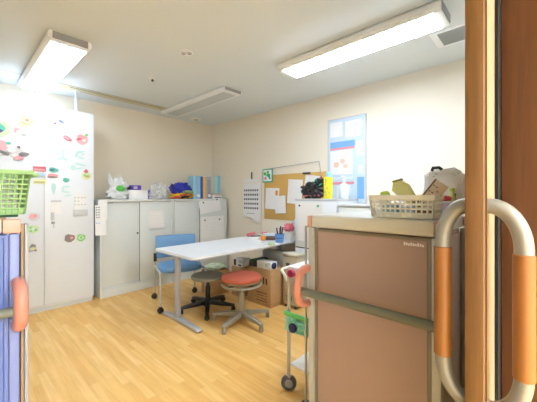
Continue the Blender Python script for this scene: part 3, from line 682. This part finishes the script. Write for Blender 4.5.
MB().box(2.445, 2.655, 2.495, 2.595, .4755, .495).build('lid', M('basket_dark'), t, bevel=.003)
t = thing('flat_box', 'white box with cyan and dark front behind the dark green-topped box', 'box', (2.55, 2.80, .362))
MB().box(2.475, 2.60, 2.75, 2.93, .3625, .46).build('body', M('white'), t, bevel=.004)
b = MB()
o = Vector((2.475, 2.93, .3625)); b.obox(o, -Y, Z, -X, .01, .05, .01, .085, .0003, .001, 0); b.obox(o, -Y, Z, -X, .10, .165, .05, .085, .0003, .001, 1); b.obox(o, -Y, Z, -X, .09, .15, .012, .03, .0003, .001, 0)
b.build('print', M('black', 'cyan'), t, smooth=False)
t = thing('storage_tray', 'grey tray on boxes just under the tabletop', 'tray', (2.72, 2.5, .50))
MB().box(2.665, 2.80, 2.30, 2.60, .4225, .58).build('body', M('vent_grey'), t, bevel=.006)
carton('brown cardboard box on the floor behind the grey stool', 2.23, 2.50, 3.05, 3.28, 0, .30, 3)
t = thing('paper_bag', 'flattened pale green and white bag on the box behind grey stool', 'bag', (2.36, 3.16, .302))
MB().blob((2.36, 3.16, .302+.034), (.14, .12, .036), seed=31, amp=.2, mfun=lambda i, j: 0 if int(i*7+j*5) % 2 else 1).build('body', M('pale_green', 'paper'), t)
MB().tube([(2.27, 3.08, .312), (2.25, 3.06, .35), (2.30, 3.05, .352), (2.32, 3.08, .318)], .006).build('bag_handle', M('paper'), t)
bn = thing('plastic_bin', 'beige plastic bin under the table end beside white cabinet', 'bin', (2.66, 2.1, 0))
MB().box(2.59, 2.735, 2.00, 2.20, .03, .57).build('body', M('bin_beige'), bn, bevel=.012)
MB().box(2.582, 2.742, 1.99, 2.21, .572, .605).build('lid', M('bin_beige'), bn, bevel=.01)
MB().box(2.585, 2.59, 2.10, 2.15, .44, .50).build('latch', M('dark_grey'), bn, bevel=.002)
b = MB()
for i in range(4): b.box(2.586, 2.589, 2.06, 2.15, .085+i*.014, .091+i*.014)
b.build('grille', M('gap_dark'), bn, smooth=False)
for x, y in ((2.61, 2.03), (2.61, 2.17), (2.71, 2.03), (2.71, 2.17)):
    MB().lathe([(.015, 0), (.018, .004), (.015, .0295)], (x, y, 0), n=12).build('foot', M('dark_grey'), bn)

# ------------------------------------------------------------------ things on the table (z=.71)
zz = .711
c = on(281, 243, z=.711)
cup = thing('pen_cup', 'blue plastic pen cup at the far end of table', 'pen cup', (c.x+.02, c.y+.04, zz))
q = Vector((c.x+.02, c.y+.04, zz))
MB().lathe([(.045, 0), (.056, .10), (.052, .10), (.043, .006), (.001, .006)], q, n=20).build('cup', M('cup_blue'), cup)
MB().lathe([(.0505, .05), (.052, .06)], q, n=20).build('band', M('blue'), cup)
for i, (dx, dy, h, c_, lb) in enumerate([(-.015, .01, .13, 'black', 'black pen leaning left in the blue cup'), (.0, -.01, .15, 'navy', 'navy pen upright in the blue cup'), (.016, .01, .125, 'magenta', 'magenta pen at the rear of the blue cup'), (.018, -.012, .14, 'dark_grey', 'dark grey marker leaning right in the blue cup')]):
    t = tag(center(MB().tube([q+Vector((dx*.5, dy*.5, .009)), q+Vector((dx*1.6, dy*1.6, h)), q+Vector((dx*1.9, dy*1.9, h+.04))], [.006, .008, .008], n=8).build('pen', M(c_))), lb, 'pen', 'pens in the blue cup')
rd = random.Random(5)
items = [(251, 236, 'pen_case', 'rose', 'pale pink pencil case lying farthest left on table end', .19, .05, .035, 20), (255.5, 238.5, 'notebook', 'white', 'white notebook under the dark marker on the table', .17, .12, .02, 30),
         (255.5, 238.5, 'marker', 'dark_grey', 'dark marker lying across the white notebook', .14, .016, .016, -25), (263, 240, 'tape_dispenser', 'orange', 'orange tape dispenser on the table', .12, .05, .055, 50),
         (270, 236.8, 'notebook', 'paper_blue', 'bluish paper pad behind the orange tape dispenser', .16, .1, .045, -20), (271.8, 240.0, 'stapler', 'brown', 'brown and dark stapler beside the blue pen cup', .15, .035, .045, -40),
         (263, 244.2, 'eraser_tray', 'white', 'small white tray at the near edge of table clutter', .10, .06, .02, 15), (264.5, 236.0, 'pouch', 'pink', 'pale pink pouch between notebook and paper pad', .13, .05, .06, 30),
         (271.5, 244.3, 'card_stack', 'pale_green', 'pale green stack of cards at table edge by pen cup', .07, .05, .018, -30)]
for (px, py, nm, c_, lb, L, W_, H_, an) in items:
    p = on(px, py, z=.711); t = thing(nm, lb, nm.replace('_', ' '), (p.x, p.y, .711), R(an), world=False)
    z0 = 0
    if nm == 'marker': t.location.z = .711+.0235
    if nm in ('pen_case', 'marker'):
        MB().tube([(-L/2, 0, W_*.5), (-L*.45, 0, W_*.5), (L*.45, 0, W_*.5), (L/2, 0, W_*.5)], [W_*.3, W_*.5, W_*.5, W_*.3], n=12).build('body', M(c_), t)
        MB().box(-L*.3, L*.3, -.002, .002, W_, W_+.002).build('clip', M('beige'), t)
    else:
        MB().box(-L/2, L/2, -W_/2, W_/2, 0, H_).build('body', M(c_), t, bevel=.004)
        MB().box(-L*.4, L*.35, -W_*.35, W_*.35, H_, H_+.003).build('top', M({'stapler': 'black', 'notebook': 'paper', 'tape_dispenser': 'pale_yellow'}.get(nm, 'light_grey')), t, bevel=.001)
q = on(288, 240, z=.711)+Vector((.02, .0, 0))
t = thing('flower_pot', 'white cup with pink paper flower behind the pen cup', 'cup', (q.x, q.y, .711))
MB().lathe([(.03, 0), (.038, .10), (.034, .10), (.028, .006), (.001, .006)], q, n=18).build('cup', M('white'), t)
MB().blob(q+Z*.15, (.075, .055, .05), seed=41, amp=.5, freq=3).build('flower', M('rose'), t)
q2 = Vector((3.08, 2.33, .711))
t = thing('paper_bundle', 'crumpled white paper bundle standing at the wall behind cups', 'paper', tuple(q2))
MB().blob(q2+Vector((.05, .03, .15)), (.11, .05, .165), seed=43, amp=.3, freq=3).build('paper', M('paper'), t)
MB().blob(q2+Vector((.0, -.02, .06)), (.04, .03, .06), seed=44, amp=.3).build('dark_item', M('dark_grey'), t)

# ================================================================== WHITE CABINET and low cabinet by the right wall
fc = thing('white_cabinet', 'tall white two-door cabinet beside the table with black bag on top', 'cabinet', (3.0, 1.87, 0))
MB().box(2.77, 3.225, 1.60, 2.15, .03, 1.195).build('body', M('enamel_white'), fc, bevel=.004)
MB().box(2.75, 3.225, 1.597, 2.153, 1.196, 1.218).build('top', M('light_grey'), fc, bevel=.003)
MB().box(2.75, 2.769, 1.603, 2.147, .665, 1.19).build('door', M('enamel_white'), fc, bevel=.003)
MB().box(2.75, 2.769, 1.603, 2.147, .05, .652).build('door', M('enamel_white'), fc, bevel=.003)
MB().box(2.756, 2.7695, 1.605, 2.145, .6525, .6645).build('door_gap', M('black'), fc)
MB().box(2.78, 3.2, 1.62, 2.13, 0, .03).build('plinth', M('dark_grey'), fc)
gc = thing('grey_cabinet', 'low pale grey cabinet under the poster behind pink cart', 'cabinet', (3.0, 1.2, 0))
MB().box(2.77, 3.225, .80, 1.59, .04, 1.14).build('body', M('steel_frame'), gc, bevel=.004)
MB().box(2.75, 3.225, .795, 1.592, 1.141, 1.165).build('top', M('light_grey'), gc, bevel=.003)
MB().box(2.752, 2.769, .805, 1.195, .05, 1.13).build('door', M('steel_frame'), gc, bevel=.003)
MB().box(2.752, 2.769, 1.20, 1.585, .05, 1.13).build('door', M('steel_frame'), gc, bevel=.003)
MB().box(2.78, 3.2, .81, 1.58, 0, .04).build('plinth', M('dark_grey'), gc)
p = on(300.5, 224, x=2.75); b = MB()
b.sheet(Vector((2.7485, 2.10, .74)), U, Z, N, .33, .44, .006); marks(b, Vector((2.7485, 2.08, .80)), U, Z, N, .28, .3, 9, 6, 1, c=.008, fill=.3, hh=.12)
b.disc(Vector((2.7485, 2.10, .74)), U, Z, N, .02, .40, .011, .002, .01, 2); b.disc(Vector((2.7485, 2.10, .74)), U, Z, N, .27, .40, .013, .002, .01, 3)
tag(center(b.build('paper_note', M('paper', 'paper_blue', 'dark_grey', 'teal'))), 'large white sheet on the white cabinet held by two magnets', 'paper')
bg = thing('black_bag', 'black quilted bag with pink specks on white cabinet', 'bag', (2.85, 1.98, 1.219))
MB().blob((2.87, 1.975, 1.219+.091), (.09, .15, .10), seed=51, amp=.35, freq=4, mfun=lambda i, j: (2 if (.62 < i < .67 and int(j*41) % 3) else 0)).build('body', M('black', 'dark_grey', 'rose'), bg)
MB().blob((2.88, 1.895, 1.219+.175), (.06, .065, .05), seed=52, amp=.5, freq=4, mfun=lambda i, j: 1 if int(i*13+j*19) % 6 == 0 else 0).build('flap', M('black', 'teal'), bg)
b = MB(); b.tube([(2.80, 2.06, 1.30), (2.80, 2.0, 1.37), (2.81, 1.93, 1.36), (2.82, 1.88, 1.40), (2.84, 1.835, 1.43)], .011); b.build('strap', M('black'), bg)
yb = thing('yellow_box', 'tall yellow carton with light blue top beside black bag', 'box', (2.86, 1.765, 1.219))
MB().box(2.82, 2.90, 1.738, 1.805, 1.219, 1.46).build('body', M('yellow'), yb, bevel=.003)
MB().lathe([(.034, 0), (.034, .04), (.02, .055), (.001, .056)], (2.86, 1.765, 1.4605), n=16).build('cap', M('cyan'), yb)
b = MB(); rd = random.Random(8)
for k in range(12): a = rd.uniform(.01, .065); c_ = rd.uniform(.02, .21); b.obox(Vector((2.82, 1.805, 1.219)), U, Z, N, a, a+.008, c_, c_+.012, .0003, .001)
b.build('print', M('olive'), yb, smooth=False)
sd = thing('blur_bottle', 'added bottle standing in for a blurred shape in poster', 'bottle', (3.05, 1.83, 1.2185))  # bottle added in place of a blurred shape in the poster
MB().lathe([(.052, 0), (.056, .01), (.056, .13), (.04, .165), (.016, .18), (.016, .20)], (3.08, 1.70, 1.2185), n=24).build('bottle', M('poster_white'), sd)
MB().lathe([(.018, .2), (.018, .22), (.006, .222), (.006, .25)], (3.08, 1.70, 1.2185), n=16).box(3.02, 3.09, 1.692, 1.708, 1.468, 1.482).build('pump', M('white'), sd)
sd['label'] = 'added white bottle standing in for a blurred shape in the poster'

# ================================================================== TROLLEY beside the pink cart
tr = thing('utility_trolley', 'chrome-framed trolley with white trays behind the pink cart', 'trolley', (1.7, 1.08, 0))
xs = (1.49, 1.95); ys = (.935, 1.215)
for x in xs:
    for y in ys: MB().tube([(x, y, .10), (x, y, .775)], .0115).build('post', M('chrome'), tr)
MB().box(1.495, 1.945, .94, 1.21, .155, .175).build('tray', M('white'), tr, bevel=.006)
MB().box(1.483, 1.957, .928, 1.222, .776, .80).build('tray', M('white'), tr, bevel=.006)
MB().tube([(1.49, 1.2265, .70), (1.49, 1.25, .735), (1.50, 1.285, .76), (1.53, 1.29, .765), (1.91, 1.29, .765), (1.94, 1.285, .76), (1.95, 1.25, .735), (1.95, 1.2265, .70)], .010).build('push_handle', M('white'), tr)
for x in xs:
    for y in ys:
        c = MB(); c.lathe([(.02, -.014), (.046, -.012), (.05, -.007), (.05, .007), (.046, .012), (.02, .014)], (x, y, .05), ax=((X*.6-Y*.8).normalized(), Z, (X*.8+Y*.6).normalized()), n=24)
        o = c.build('caster', M('dark_grey'), tr)
        c = MB(); c.lathe([(.001, -.016), (.026, -.016), (.026, .016), (.001, .016)], (x, y, .05), ax=((X*.6-Y*.8).normalized(), Z, (X*.8+Y*.6).normalized()), n=20); c.build('wheel_hub', M('grey'), o)
        MB().box(x-.014, x+.014, y-.018, y+.018, .088, .104).build('caster_fork', M('chrome'), o, bevel=.003)
ip = thing('pole', 'thin chrome pole standing against the trolley beside pink cart', 'pole', (1.462, 1.075, 0))
MB().tube([(1.462, 1.06, .012), (1.462, 1.06, 1.072)], .0075).build('shaft', M('chrome'), ip)
MB().lathe([(.03, 0), (.028, .008), (.012, .012)], (1.462, 1.06, 0), n=20).build('foot', M('dark_grey'), ip)
MB().tube([(1.462, 1.06, 1.066), (1.462, 1.03, 1.074)], .0075).build('hook', M('chrome'), ip)
tp = thing('tape_roll', 'magenta tape roll hanging at the trolley top', 'tape', (1.465, 1.17, .72))
MB().lathe([(.010, -.012), (.024, -.012), (.024, .012), (.010, .012), (.010, -.012)], (1.458, 1.17, .765), ax=(Y, Z, X), n=18).build('roll', M('magenta'), tp)
tn = thing('mesh_pouch', 'teal mesh pouch strapped between the trolley posts', 'pouch', (1.47, 1.15, .40))
b = MB()
for z in (.40, .43, .46, .49, .515): b.tube([(1.474, 1.23, z), (1.47, 1.16, z-.006), (1.474, 1.08, z), (1.474, .97, z+.005)], .0045, n=6)
for k in range(12): y = .97+k*.0235; b.tube([(1.474, y, .398), (1.474, y, .517)], .0028, n=6)
b.build('net', M('aqua'), tn)
MB().box(1.478, 1.484, .97, 1.225, .395, .50).build('lining', M('aqua'), tn, bevel=.002)
MB().box(1.462, 1.472, .98, 1.235, .488, .515).build('band', M('leaf'), tn, bevel=.004)
rl = thing('reel', 'small navy round reel clipped on the teal pouch', 'reel', (1.46, 1.15, .38))
MB().lathe([(.001, -.008), (.028, -.008), (.028, .006), (.018, .010), (.001, .010)], (1.452, 1.155, .43), ax=(Y, Z, -X), n=20).build('disc', M('navy'), rl)

# ================================================================== THE TWO CARTS
def cart(label, loc, rz, panel_m, L, D, H_, rail_z, boff=(0, .018), cw=.021, post_m='cart_post', gask_m='gasket', br=.019):
    """local: front face in the plane y=0 facing -Y, x from 0 to L"""
    t = thing('care_cart', label, 'cart', loc, rz, world=False)
    z0 = .12
    MB().box(.035, L-.035, .008, D-.03, z0+.04, H_-.066).build('body', M(panel_m), t, bevel=.002)
    MB().box(.05, L-.05, .000, .0075, z0+.05, H_-.078).build('panel', M(panel_m), t, bevel=.002)
    for a in (L-.0345, .028): MB().box(a, a+.0065, .05, D-.05, z0+.05, H_-.078).build('side_panel', M(panel_m), t, bevel=.002)
    g = MB()
    for a, c in ((.036, .0485), (L-.0485, L-.036)): g.box(a, c, -.002, .0072, z0+.04, H_-.068)
    g.box(.0487, L-.0487, -.002, .0072, H_-.0775, H_-.068); g.box(.0487, L-.0487, -.002, .0072, z0+.035, z0+.048)
    g.build('gasket', M(gask_m), t, smooth=False)
    for x in (0, L-.035):
        for y in (-.01, D-.035): MB().box(x, x+.034, y, y+.034, z0, H_-.062).build('post', M(post_m), t, bevel=.008)
    MB().box(cw+.001, L-cw-.001, -.015, D+.004, H_-.06, H_).build('top', M('cart_cream'), t, bevel=.012, seg=3)
    for x in (0, L):
        for y in (-.016, D-.03):
            MB().box(min(x, x+(cw if x == 0 else -cw))-(.003 if x == 0 else -.0), max(x, x+(cw if x == 0 else -cw))+(.003 if x else 0), y, y+.036, H_-.060, H_-.003).build('corner_cap', M('corner_pink'), t, bevel=.008)
    MB().box(.0, L, -.01, D, z0-.04, z0-.001).build('base', M('cart_post'), t, bevel=.006)
    for x in (.06, L-.06):
        for y in (.05, D-.07):
            MB().lathe([(.02, -.014), (.038, -.012), (.04, 0), (.038, .012), (.02, .014)], (x, y, .04), ax=(Y, Z, X), n=20).build('caster', M('dark_grey'), t)
    rl_ = MB().tube([(-.005, -.075, rail_z), (L+.005, -.075, rail_z)], .0185, n=16).build('hand_rail', M('rail_green'), t)
    for x in (boff[0], L+boff[1]):
        path = []
        for i in range(13):
            a_ = -math.pi/2+math.pi*i/12; path.append((x, -.012-.085*math.cos(a_)**.7 if abs(math.cos(a_)) > 1e-6 else -.012, rail_z+.012+.085*math.sin(a_)))
        MB().tube(path, br, n=12).build('bumper', M('bumper_pink'), t)
    return t
pk = cart('pink-panelled cart with cream top and grey-green hand rail', (1.2, .851, 0), R(-90), 'cart_pink', .578, .50, 1.16, .805)
b = MB(); o = Vector((.445, -.0006, 1.060)); rd = random.Random(3)
for k in range(9):
    a = .0082*k; b.obox(o, X, Z, -Y, a, a+.0062, .001*(k % 2), .013-.002*(k % 3), 0, .0006)
b.build('maker_lettering', M('white'), pk, smooth=False)
bl = cart('blue-panelled cart with pink corner caps holding green basket', (-.445, 1.575, 0), 0, 'cart_blue', .640, .50, 1.16, .805, boff=(.02, -.008), cw=.055, post_m='cart_lavender', gask_m='cart_blue', br=.023)
MB().box(.6425, .652, -.008, .03, .12, 1.135).build('edge_strip', M('beige_trim'), bl, bevel=.002)
MB().box(.6535, .667, -.012, .026, .12, 1.135).build('post', M('grey'), bl, bevel=.004)

def basket(name, label, loc, rz, L, D, H_, mt, taper, n_c, holes_z, rim=.014, cat='basket', bar=.0028, dark=None):
    """local: front at y=0 facing -Y, x from 0..L"""
    t = thing(name, label, cat, loc, rz, world=False); b = MB(); th = .003
    def pt(s_, a, z):  # side s, fraction along, height
        k = z/H_; e = taper*(1-k)
        c = [(e, e), (L-e, e), (L-e, D-e), (e, D-e)]
        p0 = Vector(c[s_]+(z,)); p1 = Vector(c[(s_+1) % 4]+(z,)); return p0.lerp(p1, a)
    for s_ in range(4):
        nc = n_c if s_ % 2 == 0 else max(3, int(n_c*D/L))
        for k in range(nc+1): b.tube([pt(s_, k/nc, .002), pt(s_, k/nc, H_)], bar if 0 < k < nc else .005, n=6)
        for z in holes_z: b.tube([pt(s_, 0, z*H_), pt(s_, 1, z*H_)], bar*1.1, n=6)
    e = taper
    b.box(e, L-e, e, D-e, 0, .004); 
    b.build('mesh_side', M(mt), t)
    r = MB()
    for s_ in range(4):
        a_ = pt(s_, 0, H_); c = pt(s_, 1, H_); d = (c-a_).normalized(); n_ = Vector((d.y, -d.x, 0))
        r.obox(a_, d, Z, n_, -rim*.6, (c-a_).length+rim*.6, -.016, .002, -.002, rim)
        a0 = pt(s_, 0, .003); c0 = pt(s_, 1, .003); r.obox(a0, d, Z, n_, 0, (c0-a0).length, -.001, .018, -.002, .002)
    r.build('rim', M(mt), t, bevel=.002)
    if dark: MB().box(e+.01, L-e-.01, e+.01, D-e-.01, -.0005, -.0001).build('base', M(dark), t)
    return t
gb = basket('green_basket', 'light green plastic basket on top of the blue cart', (-.20, 1.62, 1.172), 0, .435, .30, .185, 'basket_green', .018, 20, (.14, .25, .36, .47, .58, .69, .8), bar=.0042)
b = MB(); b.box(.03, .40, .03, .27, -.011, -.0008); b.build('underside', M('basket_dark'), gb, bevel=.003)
b = MB(); b.box(.26, .34, .0, .004, .10, .125); b.build('name_label', M('white'), gb)
b = MB(); b.box(.266, .276, -.0012, -.0002, .103, .122); b.box(.281, .293, -.0012, -.0002, .103, .11); b.box(.297, .300, -.0012, -.0002, .103, .122); b.box(.306, .315, -.0012, -.0002, .112, .122); b.box(.32, .323, -.0012, -.0002, .105, .12); b.build('name_marks', M('blue'), gb, smooth=False)
MB().box(.436, .475, .06, .24, .165, .182).build('basket_handle', M('basket_green'), gb, bevel=.004)
for (x0, x1, h, c_, lb) in ((.10, .24, .15, 'white', 'white cloth folded inside green basket, left side'), (.25, .40, .14, 'light_grey', 'pale grey cloth folded inside green basket, right side')):
    q = Vector((-.20, 1.62, 1.177)); t = thing('folded_cloth', lb, 'cloth', (q.x+(x0+x1)/2, q.y+.15, q.z), group='cloths in the green basket')
    MB().box(q.x+x0, q.x+x1, q.y+.028, q.y+.25, q.z, q.z+h).build('cloth', M(c_), t, bevel=.02, seg=3)
b = MB(); 

# ------------------------------------------------------------------ things on the pink cart
wb = basket('white_basket', 'white slotted plastic basket on top of the pink cart', (1.215, .548, 1.162), R(-90), .245, .115, .090, 'basket_white', .008, 12, (.22, .42, .62, .82), rim=.006, bar=.0036)
zc = 1.168
t = thing('sponge', 'yellow-green wedge sponge leaning in the white basket', 'sponge', (1.28, .44, zc))
c_ = Vector((1.275, .435, zc+.098))
u = (-Y*.80-Z*.60).normalized(); v_ = (Z*.80-Y*.60).normalized()
MB().prism([(-.05, .012), (-.03, .036), (.0, .038), (.055, .012), (.06, -.02), (-.035, -.02)], c_, u, v_, X, -.02, .02).build('body', M('pale_yellow'), t, bevel=.003)
MB().prism([(-.058, .012), (-.036, .042), (-.030, .038), (-.05, .010)], c_+u*-.002, u, v_, X, -.015, .015).build('edge', M('olive'), t)
t = thing('small_bottle', 'white bottle with lime green band in the white basket', 'bottle', (1.275, .51, zc))
MB().lathe([(.018, 0), (.02, .004), (.02, .085), (.012, .10), (.012, .104)], (1.275, .508, zc), n=18).build('bottle', M('white'), t)
MB().lathe([(.0205, .086), (.0205, .094), (.014, .101)], (1.275, .508, zc), n=18).build('cap', M('lime'), t)
bx = [(1.245, .47, 'sky', .05, 'pale blue packet beside bottle in the white basket'), (1.246, .405, 'sky', .04, 'pale blue packet in the middle of the white basket'), (1.295, .37, 'olive', .06, 'olive packet at the back of the white basket'), (1.245, .345, 'brown', .035, 'brown packet at the near end of the white basket')]
for (x, y, c2_, h, lb) in bx:
    t = thing('packet', lb, 'packet', (x, y, zc), group='packets in the white basket')
    MB().box(x-.02, x+.02, y-.028, y+.028, zc, zc+h).build('body', M(c2_), t, bevel=.004)
    MB().box(x-.018, x+.018, y-.02, y+.02, zc+h, zc+h+.002).build('flap', M('white'), t)
t = thing('booklet', 'cream booklet with printed cover leaning at basket end', 'booklet', (1.27, .36, zc))
u = (-Y*.80+Z*-.6).normalized(); v_ = (Z*.80-Y*.6).normalized(); c_ = Vector((1.272, .378, zc+.052))
MB().obox(c_, u, v_, X, .0, .05, .0, .115, -.003, .003).build('cover', M('beige'), t, bevel=.001)
MB().obox(c_, u, v_, X, .002, .048, .002, .113, .0032, .012).build('pages', M('paper'), t)
b = MB(); marks(b, c_+v_*.01, u, v_, -X, .048, .09, 7, 4, 0, c=.0031, fill=.5, seed=9, hh=.3); b.build('print', M('brown'), t, smooth=False)
MB().obox(c_, u, v_, X, -.006, -.0005, -.0, .115, -.003, .012).build('spine', M('brown'), t)
tt = thing('tote_bag', 'white patterned cloth bag standing behind white basket', 'bag', (1.555, .345, 1.161))
MB().blob((1.555, .345, 1.161+.10), (.045, .085, .11), seed=61, amp=.10, power=.5, nu=64, nv=44, mfun=lambda i, j: 1 if int(i*44)*7 % 11 == 0 and int(j*64) % 5 == 0 else (2 if int(i*44)*5 % 13 == 0 and int(j*64) % 7 == 1 else 0)).build('body', M('white', 'teal', 'olive'), tt)
b = MB(); b.tube([(1.505, .385, 1.366), (1.50, .38, 1.378), (1.50, .355, 1.378), (1.505, .345, 1.368)], .007); b.build('bag_handle', M('black'), tt)
pb = thing('pink_box', 'dusty pink box at the cart corner with red item on top', 'box', (1.41, .312, 1.161))
MB().box(1.355, 1.47, .280, .345, 1.161, 1.222).build('body', M('lilac'), pb, bevel=.004)
MB().box(1.36, 1.46, .285, .34, 1.2225, 1.228).build('lid', M('white'), pb, bevel=.002)
t = thing('red_pouch', 'small red pouch on the dusty pink box', 'pouch', (1.395, .30, 1.2285))
MB().blob((1.395, .305, 1.2285+.011), (.025, .02, .012), seed=63, amp=.2).build('body', M('red'), t)
MB().box(1.385, 1.405, .302, .308, 1.2515, 1.2545).build('zip', M('white'), t)
t = thing('small_bottle', 'clear bottle with lime cap behind the dusty pink box', 'bottle', (1.485, .305, 1.161))
MB().lathe([(.012, 0), (.012, .09), (.008, .10), (.008, .108)], (1.486, .302, 1.161), n=18).build('bottle', M('pale_yellow'), t)
MB().lathe([(.010, .1085), (.010, .122), (.001, .123)], (1.486, .302, 1.161), n=18).build('cap', M('lime'), t)

# ------------------------------------------------------------------ unseen corridor light, added and enlarged as fill for the room
cl = thing('ceiling_light', 'added unseen fill light on corridor ceiling behind the doorway', 'ceiling light', (0.2, -2.3, 2.40))
MB().box(-.93, 1.33, -2.73, -1.87, 2.41, 2.45).build('housing', M('lamp_white'), cl, bevel=.004)
MB().box(-.9, 1.3, -2.7, -1.9, 2.404, 2.4095).build('diffuser', M('corridor_fill'), cl, smooth=False)

for o in bpy.data.objects:
    if '_o' in o.keys(): del o['_o']
